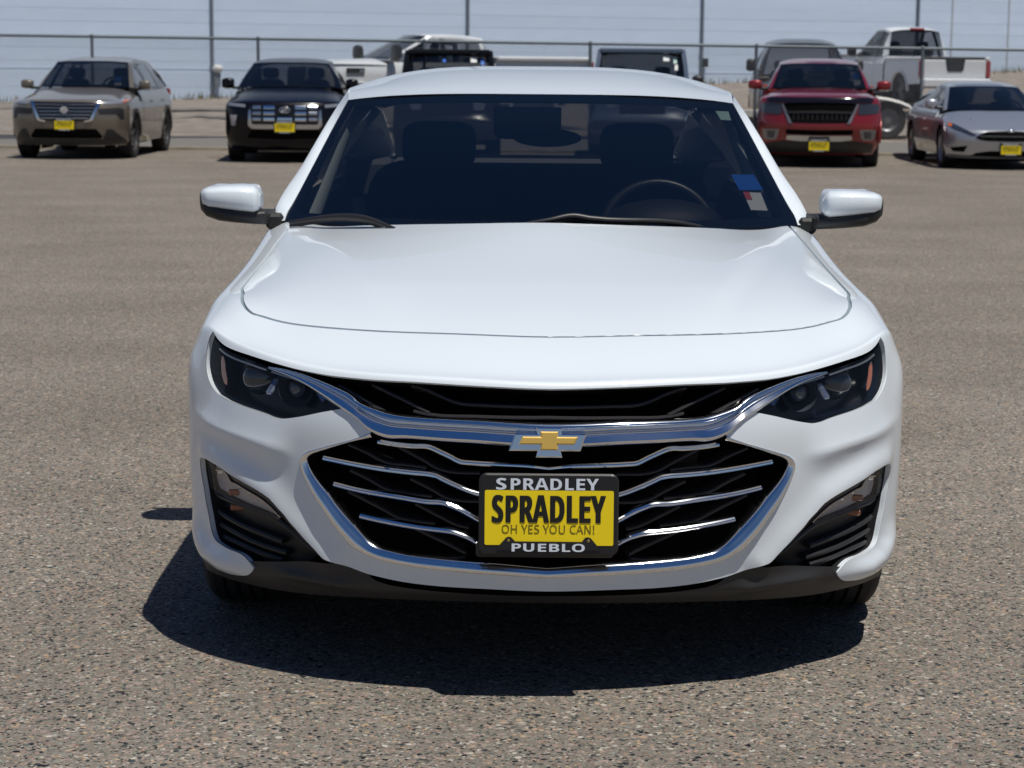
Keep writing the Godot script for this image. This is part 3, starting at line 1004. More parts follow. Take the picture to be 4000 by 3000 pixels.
		mb.dome(at + Vector3(0, 0, -0.03), Vector3(0.05, 0.042, 0.03), 24, 12)
		put("projector_lens", mb, M.projector, h)
		mb = MB.new()
		skin.patch(mb, outline_of(line("amber", 2)), -0.02, s)
		put("amber_reflector", mb, M.amber_lamp, h)
		mb = MB.new()
		for called in ["trim_top", "trim_in"]:
			on_skin(mb, called, -0.008, [Vector2(0.0022, -0.012), Vector2(0.0022, 0.0), Vector2(-0.0022, 0.0), Vector2(-0.0022, -0.012)], s)
		put("silver_trim", mb, M.lamp_trim, h)
		mb = MB.new()
		skin.patch(mb, lens_outline, -0.003, s)
		put("lens", mb, M.clear_lens, h)

		var f := part("fog_light_pocket", car)
		mb = MB.new()
		skin.patch(mb, pocket, -0.045, s)
		skin.rim(mb, pocket_path, -0.0145, 0.035, s, 0.001)
		put("pocket_insert", mb, M.black_plastic, f)
		mb = MB.new()
		skin.patch(mb, outline_of(line("drl_upper", 2)), -0.016, s)
		put("dark_surround", mb, M.gloss_black, f)
		var drl := outline_of(line("drl", 2))
		mb = MB.new()
		skin.patch(mb, drl, -0.034, s)
		put("daytime_lamp", mb, M.lamp_smoke, f)
		mb = MB.new()
		skin.patch(mb, drl, -0.013, s)
		skin.rim(mb, Array(drl), -0.013, 0.02, s, 0.001, true)
		put("lamp_lens", mb, M.clear_lens, f)
		for k in 7:
			mb = MB.new()
			var e: Array = line("drl_trim", 1)
			var w: Vector2 = e[mini(k, e.size() - 1)]
			mb.box(skin.pos(w.x - 0.6, w.y, -0.024, s), Vector3(0.014, 0.010, 0.012), 0.002)
			put("lamp_chip", mb, M.lamp_chrome, f)
		for k in 2:
			mb = MB.new()
			var e: Array = line("drl_trim", 1)
			var w: Vector2 = e[k + 1]
			mb.box(skin.pos(w.x - 3.5 - k * 2.0, w.y + 0.5, -0.028, s), Vector3(0.034, 0.016, 0.008), 0.003)
			put("amber_reflector", mb, M.amber_dim, f)
		mb = MB.new()
		on_skin(mb, "drl_trim", -0.012, [Vector2(0.002, -0.01), Vector2(0.002, 0.0), Vector2(-0.002, 0.0), Vector2(-0.002, -0.01)], s)
		put("silver_trim", mb, M.lamp_trim, f)
		for called in ["fin_0", "fin_1", "fin_2", "fin_3"]:
			mb = MB.new()
			on_skin(mb, called, -0.02, [Vector2(0.007, -0.03), Vector2(0.0065, -0.004), Vector2(0.002, 0.0), Vector2(-0.004, -0.001), Vector2(-0.007, -0.008), Vector2(-0.007, -0.03)], s)
			put("fin", mb, M.black_plastic, f)

	# the black lower lip
	var lip := outline_of(line("low_white", 3) + line("pocket_out", 2).slice(26) + [Vector2(0.0, 112.0), Vector2(0.0, 0.0)])
	mb = MB.new()
	var slot := outline_of(line("slot", 1))
	for s in [1.0, -1.0]:
		for q in Geometry2D.clip_polygons(lip, slot):
			skin.patch(mb, q, -0.005, s)
		var edge := []
		for j in 57:
			edge.append(Vector2(0.0, j * 2.0))
		skin.rim(mb, edge, -0.005, 0.08, s, 0.004)
	put("lower_lip", mb, M.lip_black, car)
	mb = MB.new()
	for s in [1.0, -1.0]:
		skin.rim(mb, Array(slot), -0.006, 0.05, s, 0.001, true)
		skin.patch(mb, slot, -0.05, s)
	put("lower_slot", mb, M.void_black, car)
	mb = MB.new()
	mb.box(Vector3(0, 0.235, -2.6), Vector3(1.5, 0.09, 4.3), 0.02)
	mb.box(Vector3(0, 0.5, -0.85), Vector3(1.2, 0.5, 1.0), 0.02)
	put("underbody", mb, M.void_black, car)
	for s in [-1.0, 1.0]:
		wheel(car, Vector3(s * 0.812, 0.322, -0.99), 0.325, 0.225, s, M.alloy)
		wheel(car, Vector3(s * 0.812, 0.322, -3.82), 0.325, 0.225, s, M.alloy)
	car_sides(car, {"c8": true, "axles": [0.99, 3.82], "arch": 0.348, "len": 4.92, "paint": M.white_paint, "w": 0.937, "belt": 0.985, "rear_belt": 1.05, "door": [1.93, 2.72, 3.72], "tail_y": 0.82})
	greenhouse(car, {"base": Vector3(0.803, 1.003, 1.75), "base_mid": Vector2(1.0, 1.40), "top": Vector3(0.643, 1.371, 2.25), "top_mid": Vector2(1.397, 2.15), "bulge": 0.018, "paint": M.white_paint,
		"pillar": [[0.0, Vector3(0.803, 1.003, 1.75), Vector3(0.860, 0.985, 1.80)], [0.06, Vector3(0.797, 1.028, 1.783), Vector3(0.842, 1.034, 1.83)], [0.13, Vector3(0.783, 1.055, 1.82), Vector3(0.820, 1.085, 1.90)], [0.3, Vector3(0.755, 1.117, 1.907), Vector3(0.781, 1.150, 1.985)], [0.5, Vector3(0.722, 1.192, 2.01), Vector3(0.734, 1.243, 2.1)], [0.72, Vector3(0.687, 1.274, 2.122), Vector3(0.690, 1.333, 2.25)], [1.0, Vector3(0.643, 1.371, 2.25), Vector3(0.655, 1.402, 2.42)]],
		"roof": [[2.15, 1.397, 2.25, 0.643, 1.371], [2.28, 1.424, 2.42, 0.655, 1.398], [2.45, 1.452, 2.60, 0.668, 1.404], [2.70, 1.479, 2.80, 0.675, 1.406], [2.95, 1.487, 3.0, 0.675, 1.404], [3.25, 1.479, 3.25, 0.668, 1.392], [3.55, 1.448, 3.50, 0.652, 1.368], [3.78, 1.405, 3.68, 0.632, 1.345]],
		"rear": [4.45, 1.10, 0.60], "belt_line": [1.86, 0.985, 4.2, 1.05], "belt_x": 0.862, "pillars": [2.72, 3.62], "glass": M.windshield, "side_glass": M.side_dark, "rear_glass": M.rear_glass, "full": true})
	car_interior(car)
	for s in [-1.0, 1.0]:
		var o := part("door_mirror", car)
		var cap := MB.new()
		var under := MB.new()
		var rows := []
		var rows2 := []
		for e in [[0.872, 1.046, 1.088, 0.045], [0.878, 1.036, 1.104, 0.07], [0.892, 1.030, 1.116, 0.082], [0.93, 1.032, 1.1185, 0.086], [0.98, 1.037, 1.117, 0.084], [1.03, 1.043, 1.111, 0.074], [1.050, 1.050, 1.104, 0.056], [1.058, 1.060, 1.094, 0.03]]:
			rows.append(mirror_ring(s * e[0], e[1], e[2], e[3], -1.74))
		for e in [[0.86, 0.992, 1.040, 0.045], [0.90, 0.994, 1.040, 0.066], [0.95, 0.998, 1.046, 0.078], [1.0, 1.003, 1.056, 0.076], [1.04, 1.016, 1.07, 0.062], [1.058, 1.034, 1.086, 0.045], [1.063, 1.05, 1.09, 0.025]]:
			rows2.append(mirror_ring(s * e[0], e[1], e[2], e[3], -1.745))
		cap.sheet(rows, Vector3.ZERO, true, Vector3(s * 0.96, 1.07, -1.74))
		for e in [0, rows.size() - 1]:
			for k in 22:
				cap.flat(rows[e][0], rows[e][k + 1], rows[e][(k + 2) % 24], Vector3(s * (-1.0 if e == 0 else 1.0), 0, 0))
		put("mirror_cap", cap, M.white_paint, o)
		under.sheet(rows2, Vector3.ZERO, true, Vector3(s * 0.96, 1.03, -1.745))
		for e in [0, rows2.size() - 1]:
			for k in 22:
				under.flat(rows2[e][0], rows2[e][k + 1], rows2[e][(k + 2) % 24], Vector3(s * (-1.0 if e == 0 else 1.0), 0, 0))
		under.sheet([mirror_ring(s * 0.838, 0.990, 1.034, 0.04, -1.83), mirror_ring(s * 0.852, 0.991, 1.037, 0.044, -1.78), mirror_ring(s * 0.868, 0.992, 1.040, 0.046, -1.745)], Vector3.ZERO, true, Vector3(s * 0.83, 1.01, -1.78))
		put("mirror_base", under, M.black_plastic, o)
		var glass := MB.new()
		glass.plate(rounded(0.16, 0.075, 0.02), 0.0, 0.004, Transform3D(Basis(Vector3(0, 1, 0), PI), Vector3(s * 0.965, 1.075, -1.832)))
		put("mirror_glass", glass, M.chrome, o)


func mirror_ring(x: float, lo: float, hi: float, d: float, z: float) -> PackedVector3Array:
	var r := PackedVector3Array()
	for k in 24:
		var a := TAU * k / 24
		var c := cos(a)
		var q := sin(a)
		r.append(Vector3(x, (lo + hi) / 2 + (hi - lo) / 2 * signf(q) * pow(absf(q), 0.62), z + d * signf(c) * pow(absf(c), 0.7)))
	return r


# ---------------------------------------------------------------- flanks, glass house and inside, shared by the cars
func flank_x(s: float, y: float, o: Dictionary) -> float:
	var w: float = o.w
	var belt: float = o.belt
	var f := (y - 0.2) / (belt - 0.2)
	var x := w * (0.955 + 0.045 * smoothstep(0.0, 0.3, f)) - 0.012 * smoothstep(0.62, 0.86, f) - 0.07 * pow(maxf(f - 0.8, 0.0) / 0.2, 1.5)
	var tail: float = o.len
	if s > tail - 0.75:
		x -= 0.2 * pow((s - tail + 0.75) / 0.75, 2.2)
	return x


func car_sides(car: Node3D, o: Dictionary) -> void:
	var sk: CarSkin = o.skin if o.has("skin") else skin
	var nb := sk.nb
	# outline in (s, y), following the edge of the front skin
	var edge := []
	for i in range(sk.na - 1, -1, -4):
		var q := sk.p[i * nb + nb - 1]
		edge.append(Vector2(-q.z, q.y))
	var tail: float = o.len
	var belt: float = o.belt
	var rear: float = o.rear_belt
	var sill: float = o.get("sill", 0.2)
	var s0: float = edge[0].x
	var q := PackedVector2Array(edge)
	for e in [Vector2(tail - 0.25, sill + 0.02), Vector2(tail - 0.05, sill + 0.18), Vector2(tail, o.tail_y - 0.15), Vector2(tail - 0.02, o.tail_y), Vector2(tail - 0.1, rear - 0.03), Vector2(tail - 0.45, rear), Vector2(s0 + 0.05, belt)]:
		q.append(e)
	var shape := q
	var bites := []
	for a in o.axles:
		var u := PackedVector2Array()
		for k in 25:
			var t := PI * k / 24
			u.append(Vector2(a - o.arch * cos(t), 0.33 + o.arch * sin(t)))
		u.append(Vector2(a + o.arch, -0.2))
		u.append(Vector2(a - o.arch, -0.2))
		bites.append(u)
		var kept := Geometry2D.clip_polygons(shape, u)
		var best := 0
		for i in kept.size():
			if kept[i].size() and absf(area(kept[i])) > absf(area(kept[best])):
				best = i
		shape = kept[best]
	# cut into fender, doors and rear quarter
	var cuts: Array = o.door
	var names := ["fender_side", "front_door", "rear_door", "rear_quarter"]
	var bounds := [-1.0, cuts[0], cuts[1], cuts[2], 9.0]
	for side in [1.0, -1.0]:
		for k in 4:
			var mb := MB.new()
			var lo: float = bounds[k] + 0.003
			var hi: float = bounds[k + 1] - 0.003
			var lean := 0.10 if k > 0 else 0.0
			var lean2 := 0.10
			var box := PackedVector2Array([Vector2(lo, -0.1), Vector2(hi, -0.1), Vector2(hi + lean2 * 0, 0.5), Vector2(hi + lean2, 1.6), Vector2(lo + lean, 1.6), Vector2(lo, 0.5)])
			for piece in Geometry2D.intersect_polygons(shape, box):
				flank(mb, piece, side, o)
				flank_rim(mb, piece, side, o)
			var d := put(names[k], mb, o.paint, car)
			if k == 1 or k == 2:
				var hb := MB.new()
				var hx: float = side * (flank_x(hi - 0.12, belt - 0.16, o) + 0.012)
				hb.box(Vector3(hx, belt - 0.15, -(hi - 0.14)), Vector3(0.018, 0.026, 0.17), 0.006)
				put("door_handle", hb, o.get("handle", o.paint), d)
		# wheel houses
		var mb := MB.new()
		for a in o.axles:
			var rows := [PackedVector3Array(), PackedVector3Array()]
			for k in 25:
				var t := PI * k / 24
				var p := Vector2(a - o.arch * cos(t), 0.33 + o.arch * sin(t))
				rows[0].append(Vector3(side * (flank_x(p.x, p.y, o) - 0.004), p.y, -p.x))
				rows[1].append(Vector3(side * 0.45, p.y, -p.x))
			mb.sheet(rows, Vector3(0, -1, 0))
			mb.quad(Vector3(side * 0.5, 0.15, -a - o.arch), Vector3(side * 0.5, 0.15, -a + o.arch), Vector3(side * 0.5, 0.75, -a + o.arch), Vector3(side * 0.5, 0.75, -a - o.arch), Vector3(side, 0, 0))
		put("wheel_house", mb, M.void_black, car)
		if o.has("cladding"):
			for a in o.axles:
				var arc := []
				var an := []
				for k in 21:
					var t := PI * k / 20
					var f := Vector2(a - (o.arch + 0.03) * cos(t), 0.33 + (o.arch + 0.03) * sin(t))
					arc.append(Vector3(side * (flank_x(f.x, f.y, o) + 0.003), f.y, -f.x))
					an.append(Vector3(side, 0, 0))
				mb = MB.new()
				mb.sweep(arc, an, [Vector2(-0.035, -0.02), Vector2(-0.03, 0.008), Vector2(0.03, 0.008), Vector2(0.035, -0.02)])
				put("arch_cladding", mb, M.black_plastic, car)
	# tail: bumper, lid, lamps
	var mb := MB.new()
	var rows := []
	for i in 13:
		var f := i / 12.0
		var y := lerpf(sill, rear + 0.005, f)
		var s := tail + 0.05 - 0.16 * pow(absf(f - 0.45) / 0.55, 3.0)
		var r := PackedVector3Array()
		for j in 17:
			var u := j / 8.0 - 1.0
			var ss := s - 0.16 * pow(absf(u), 3.0)
			r.append(Vector3(u * flank_x(ss, clampf(y, 0.2, belt), o), y, -ss))
		rows.append(r)
	mb.sheet(rows, Vector3(0, 0, -1))
	put("rear_bumper", mb, o.paint, car)
	for s in [-1.0, 1.0]:
		mb = MB.new()
		mb.box(Vector3(s * (flank_x(tail - 0.1, 0.8, o) - 0.08), o.tail_y - 0.02, -tail - 0.0), Vector3(0.2, 0.14, 0.12), 0.02)
		put("tail_light", mb, M.red_lens, car)


func area(q: PackedVector2Array) -> float:
	var a := 0.0
	for i in q.size():
		a += q[i].cross(q[(i + 1) % q.size()])
	return a


func flank(mb: MB, piece: PackedVector2Array, side: float, o: Dictionary) -> void:
	var lo := Vector2(1e9, 1e9)
	var hi := Vector2(-1e9, -1e9)
	for q in piece:
		lo = lo.min(q)
		hi = hi.max(q)
	var step := Vector2(0.12, 0.05)
	var at := func(q: Vector2) -> Vector3: return Vector3(side * flank_x(q.x, q.y, o), q.y, -q.x)
	var up := func(q: Vector2) -> Vector3:
		var dy: float = (flank_x(q.x, q.y + 0.004, o) - flank_x(q.x, q.y - 0.004, o)) / 0.008
		var ds: float = (flank_x(q.x + 0.004, q.y, o) - flank_x(q.x - 0.004, q.y, o)) / 0.008
		return Vector3(side, -dy, ds).normalized()
	for i in range(int(lo.x / step.x) - 1, int(hi.x / step.x) + 1):
		for j in range(int(lo.y / step.y) - 1, int(hi.y / step.y) + 1):
			var a := Vector2(i, j) * step
			for c in Geometry2D.intersect_polygons(piece, PackedVector2Array([a, a + Vector2(step.x, 0), a + step, a + Vector2(0, step.y)])):
				var t := Geometry2D.triangulate_polygon(c)
				for k in range(0, t.size(), 3):
					var p: Vector2 = c[t[k]]
					var q: Vector2 = c[t[k + 1]]
					var r: Vector2 = c[t[k + 2]]
					mb.tri(at.call(p), at.call(q), at.call(r), up.call(p), up.call(q), up.call(r))


func flank_rim(mb: MB, piece: PackedVector2Array, side: float, o: Dictionary) -> void:
	var mid := Vector2.ZERO
	for q in piece:
		mid += q / piece.size()
	for i in piece.size():
		var a := piece[i]
		var b := piece[(i + 1) % piece.size()]
		var p := Vector3(side * flank_x(a.x, a.y, o), a.y, -a.x)
		var q := Vector3(side * flank_x(b.x, b.y, o), b.y, -b.x)
		var d := Vector3(-side * 0.02, 0, 0)
		var m := (a + b) / 2.0 - mid
		mb.quad(p, q, q + d, p + d, Vector3(0, m.y, -m.x))


func glass_at(u: float, t: float, o: Dictionary) -> Vector3:
	var b: Vector3 = o.base
	var e: Vector3 = o.top
	var bm: Vector2 = o.base_mid
	var em: Vector2 = o.top_mid
	var u2 := u * u
	var p := Vector3(b.x * u, lerpf(bm.x, b.y, u2), lerpf(bm.y, b.z, u2))
	var q := Vector3(e.x * u, lerpf(em.x, e.y, u2), lerpf(em.y, e.z, u2))
	var r := p.lerp(q, t)
	var k: float = o.bulge * 4.0 * t * (1.0 - t) * (1.0 - u2 * 0.7)
	return Vector3(r.x, r.y + k * 0.8, -(r.z - k * 0.6))


func glass_sheet(o: Dictionary, u0: float, u1: float, t0: float, t1: float, off: float, nu := 24, nv := 12) -> Array:
	var rows := []
	for i in nv + 1:
		var r := PackedVector3Array()
		for j in nu + 1:
			r.append(glass_at(lerpf(u0, u1, float(j) / nu), lerpf(t0, t1, float(i) / nv), o) + Vector3(0, 0.8, 0.6) * off)
		rows.append(r)
	return rows


func roof_row(e: Array, half := 12, power := 3.6, drop := 0.0) -> PackedVector3Array:
	var r := PackedVector3Array()
	for j in half * 2 + 1:
		var a := float(j) / half - 1.0
		var u := sin(a * PI / 2) * 0.6 + a * 0.4
		u = signf(u) * minf(absf(u), 1.0)
		var k := pow(absf(u), power)
		r.append(Vector3(e[3] * u, lerpf(e[1], e[4], k) - drop, -lerpf(e[0], e[2], u * u)))
	return r


func greenhouse(car: Node3D, o: Dictionary) -> void:
	var full: bool = o.get("full", false)
	var out := Vector3(0, 0.8, 0.6)
	var mb := MB.new()
	mb.sheet(glass_sheet(o, -1, 1, 0, 1, 0.0), out)
	var ws := put("windshield", mb, o.glass, car)
	# the black printed border, just behind the glass
	mb = MB.new()
	var bd: float = o.get("border", 0.035)
	mb.sheet(glass_sheet(o, -1, -1 + bd, 0, 1, -0.004, 2, 12), out)
	mb.sheet(glass_sheet(o, 1 - bd, 1, 0, 1, -0.004, 2, 12), out)
	mb.sheet(glass_sheet(o, -1 + bd, 1 - bd, 0.94, 1, -0.004, 24, 2), out)
	mb.sheet(glass_sheet(o, -1 + bd, 1 - bd, 0, 0.07, -0.004, 24, 2), out)
	put("glass_border", mb, M.frit, ws)
	# roof
	mb = MB.new()
	var rows := []
	for e in o.roof:
		rows.append(roof_row(e, 12, o.get("power", 3.6)))
	# a finer roof by smoothing along the car
	var fine := []
	var cols: int = rows[0].size()
	for j in cols:
		var q := []
		for r in rows:
			q.append(r[j])
		fine.append(smooth(q, 4))
	var sheet := []
	for i in fine[0].size():
		var r := PackedVector3Array()
		for j in cols:
			r.append(fine[j][i])
		sheet.append(r)
	mb.sheet(sheet, Vector3(0, 1, 0))
	# front lip of the roof, down to the glass
	var lipa := PackedVector3Array()
	var lipb := PackedVector3Array()
	for p in sheet[0]:
		lipa.append(p)
		lipb.append(p + Vector3(0, -0.006, 0.001))
	put("roof", mb, o.paint, car)
	mb = MB.new()
	var lining := []
	for r in sheet:
		var q := PackedVector3Array()
		for p in r:
			q.append(p + Vector3(-p.x * 0.03, -0.03, 0))
		lining.append(q)
	mb.sheet(lining, Vector3(0, -1, 0))
	put("roof_lining", mb, M.lining, car)
	# rails, pillars and side glass
	var belt: Array = o.get("belt_line", [o.base.z + 0.1, o.get("belt", 1.0), o.rear[0] - 0.2, o.get("rear_belt", 1.0)])
	var bx: float = o.belt_x
	var last: Array = o.roof[o.roof.size() - 1]
	var rear: Array = o.rear
	var rd: float = o.get("rail_drop", 0.03)
	for s in [1.0, -1.0]:
		mb = MB.new()
		var a := []
		var c := []
		for e in o.pillar:
			a.append(Vector3(e[1].x * s, e[1].y, -e[1].z))
			c.append(Vector3(e[2].x * s, e[2].y, -e[2].z))
		a = smooth(a, 4)
		c = smooth(c, 4)
		var r0 := PackedVector3Array()
		var r1 := PackedVector3Array()
		var r2 := PackedVector3Array()
		var r3 := PackedVector3Array()
		for i in a.size():
			var d: Vector3 = c[i] - a[i]
			r0.append(a[i] + Vector3(0, -0.006, -0.003))
			r1.append(a[i] + Vector3(0, 0.001, 0.001))
			r2.append(a[i] + d * 0.5 + Vector3(s * 0.004, 0.005, 0.006))
			r3.append(c[i])
		mb.sheet([r0, r1], Vector3(-s, 0.5, 0.5))
		var r4 := PackedVector3Array()
		for i in c.size():
			r4.append(c[i] + Vector3(-s * 0.03, -0.012, -0.045))
		mb.sheet([r1, r2, r3], Vector3(s * 0.6, 0.5, 0.6))
		mb.sheet([r3, r4], Vector3(s, -0.2, -0.5))
		put("front_pillar", mb, o.paint, car)
		# roof rail above the side glass
		mb = MB.new()
		var rail := []
		for e in o.roof:
			rail.append(Vector3(e[3] * s, e[4], -e[2]))
		rail = smooth(rail, 4)
		var k0 := PackedVector3Array()
		var k1 := PackedVector3Array()
		var k2 := PackedVector3Array()
		for p in rail:
			k0.append(p)
			k1.append(p + Vector3(s * 0.012, -0.02, 0))
			k2.append(p + Vector3(s * 0.018, -0.02 - rd, 0))
		mb.sheet([k0, k1, k2], Vector3(s, 0.5, 0))
		put("roof_rail", mb, o.paint, car)
		# side windows and pillars between them
		var stops: Array = [c[0].z * -1.0 + 0.03] + o.pillars + [belt[2] - 0.05]
		for k in stops.size() - 1:
			var g := MB.new()
			var w := MB.new()
			var n := 10
			var ra := PackedVector3Array()
			var rb := PackedVector3Array()
			for i in n + 1:
				var sx: float = lerpf(stops[k] + 0.03, stops[k + 1] - 0.03, float(i) / n)
				var lo := Vector3(s * bx, lerpf(belt[1], belt[3], (sx - belt[0]) / (belt[2] - belt[0])), -sx)
				var hi := rail_at(rail, c, sx, s)
				if hi.y < lo.y:
					hi = lo
				ra.append(lo)
				rb.append(hi + Vector3(s * 0.004, -0.002, 0))
			g.sheet([ra, ra_mid(ra, rb, s), rb], Vector3(s, 0.2, 0))
			put("side_window", g, o.side_glass, car)
			if k > 0:
				var sx: float = stops[k]
				var lo := Vector3(s * (bx + 0.004), lerpf(belt[1], belt[3], (sx - belt[0]) / (belt[2] - belt[0])), -sx)
				var hi := rail_at(rail, c, sx, s)
				w.sweep([lo, lo.lerp(hi, 0.5) + Vector3(s * 0.012, 0, 0), hi], [Vector3(s, 0.3, 0), Vector3(s, 0.3, 0), Vector3(s, 0.3, 0)], [Vector2(-0.045, -0.03), Vector2(-0.045, 0.004), Vector2(0.045, 0.004), Vector2(0.045, -0.03)])
				put("side_pillar", w, M.gloss_black if k == 1 else o.paint, car)
	# rear glass and the lid behind it
	mb = MB.new()
	var gl := MB.new()
	var top_row := roof_row(last, 12, o.get("power", 3.6), 0.004)
	var bot := PackedVector3Array()
	for j in top_row.size():
		var u: float = top_row[j].x / last[3]
		bot.append(Vector3(rear[2] * u, rear[1], -(rear[0] - 0.12 * u * u)))
	var mid := PackedVector3Array()
	for j in bot.size():
		mid.append(top_row[j].lerp(bot[j], 0.5) + Vector3(0, 0.02, -0.02))
	gl.sheet([top_row, mid, bot], Vector3(0, 0.8, -0.6))
	put("rear_window", gl, o.get("rear_glass", o.side_glass), car)
	for s in [1.0, -1.0]:
		mb = MB.new()
		var e0: Vector3 = top_row[top_row.size() - 1] * Vector3(s, 1, 1)
		var e1: Vector3 = bot[bot.size() - 1] * Vector3(s, 1, 1)
		var e2 := Vector3(s * bx, belt[3], -belt[2])
		var e3 := Vector3(s * bx, belt[3] - 0.01, -(belt[2] - 0.45))
		mb.sheet([PackedVector3Array([e0, e0.lerp(e1, 0.5), e1]), PackedVector3Array([e0 + Vector3(s * 0.02, -0.05, 0.1), e0.lerp(e2, 0.5) + Vector3(s * 0.03, 0, 0.05), e2])], Vector3(s, 0.4, -0.3))
		put("rear_pillar", mb, o.paint, car)
	mb = MB.new()
	var shelf := []
	var len: float = o.get("tail", 4.9)
	for i in 5:
		var f := i / 4.0
		var r := PackedVector3Array()
		for j in bot.size():
			var u: float = bot[j].x / rear[2]
			r.append(Vector3(lerpf(rear[2], bx * 0.92, minf(f * 2.0, 1.0)) * u, lerpf(rear[1], belt[3] - 0.01, f) - 0.02 * pow(absf(u), 4.0), -lerpf(rear[0] - 0.12 * u * u, len - 0.06 - 0.1 * u * u, f)))
		shelf.append(r)
	if shelf[4][12].z < shelf[0][12].z - 0.1:
		mb.sheet(shelf, Vector3(0, 1, 0))
		put("trunk_lid", mb, o.paint, car)


func ra_mid(a: PackedVector3Array, b: PackedVector3Array, s: float) -> PackedVector3Array:
	var r := PackedVector3Array()
	for i in a.size():
		r.append(a[i].lerp(b[i], 0.5) + Vector3(s * 0.012, 0, 0))
	return r


func rail_at(rail: Array, front: Array, sx: float, s: float) -> Vector3:
	# the outer pillar edge first, then the roof rail
	var path: Array = front + rail
	for i in path.size() - 1:
		if -path[i + 1].z >= sx and -path[i].z <= sx:
			var f: float = (sx + path[i].z) / maxf(path[i].z - path[i + 1].z, 1e-6)
			var q: Vector3 = path[i].lerp(path[i + 1], clampf(f, 0, 1))
			return Vector3(q.x, q.y - 0.03 * clampf((sx - 2.3) / 0.2, 0.0, 1.0) if sx > 2.3 else q.y - 0.012, -sx)
	return Vector3(path[path.size() - 1].x, path[path.size() - 1].y - 0.03, -sx)


func pillow(mb: MB, at: Vector3, size: Vector3, basis: Basis) -> void:
	var rows := []
	for k in 13:
		var a := -PI / 2 + PI * k / 12.0
		var x := signf(sin(a)) * pow(absf(sin(a)), 0.5)
		var t := maxf(pow(absf(cos(a)), 0.5), 0.02)
		var r := PackedVector3Array()
		for q in mirror_ring(x * size.x / 2.0, -size.y / 2.0 * t, size.y / 2.0 * t, size.z / 2.0 * t, 0.0):
			r.append(at + basis * q)
		rows.append(r)
	mb.sheet(rows, Vector3.ZERO, true, at)


func seat(car: Node3D, at: Vector3, w: float, rest: Vector3, m: Material) -> void:
	var o := part("seat", car)
	var mb := MB.new()
	pillow(mb, at + Vector3(0, 0.24, -0.03), Vector3(w, 0.60, 0.16), Basis(Vector3(1, 0, 0), -0.28))
	mb.box(at + Vector3(0, -0.05, 0.22), Vector3(w, 0.16, 0.5), 0.06)
	put("cushion", mb, m, o)
	mb = MB.new()
	pillow(mb, at + rest, Vector3(0.27, 0.175, 0.12), Basis(Vector3(1, 0, 0), -0.15))
	mb.box(at + rest + Vector3(-0.06, -0.11, 0.0), Vector3(0.015, 0.12, 0.015))
	mb.box(at + rest + Vector3(0.06, -0.11, 0.0), Vector3(0.015, 0.12, 0.015))
	put("headrest", mb, m, o)


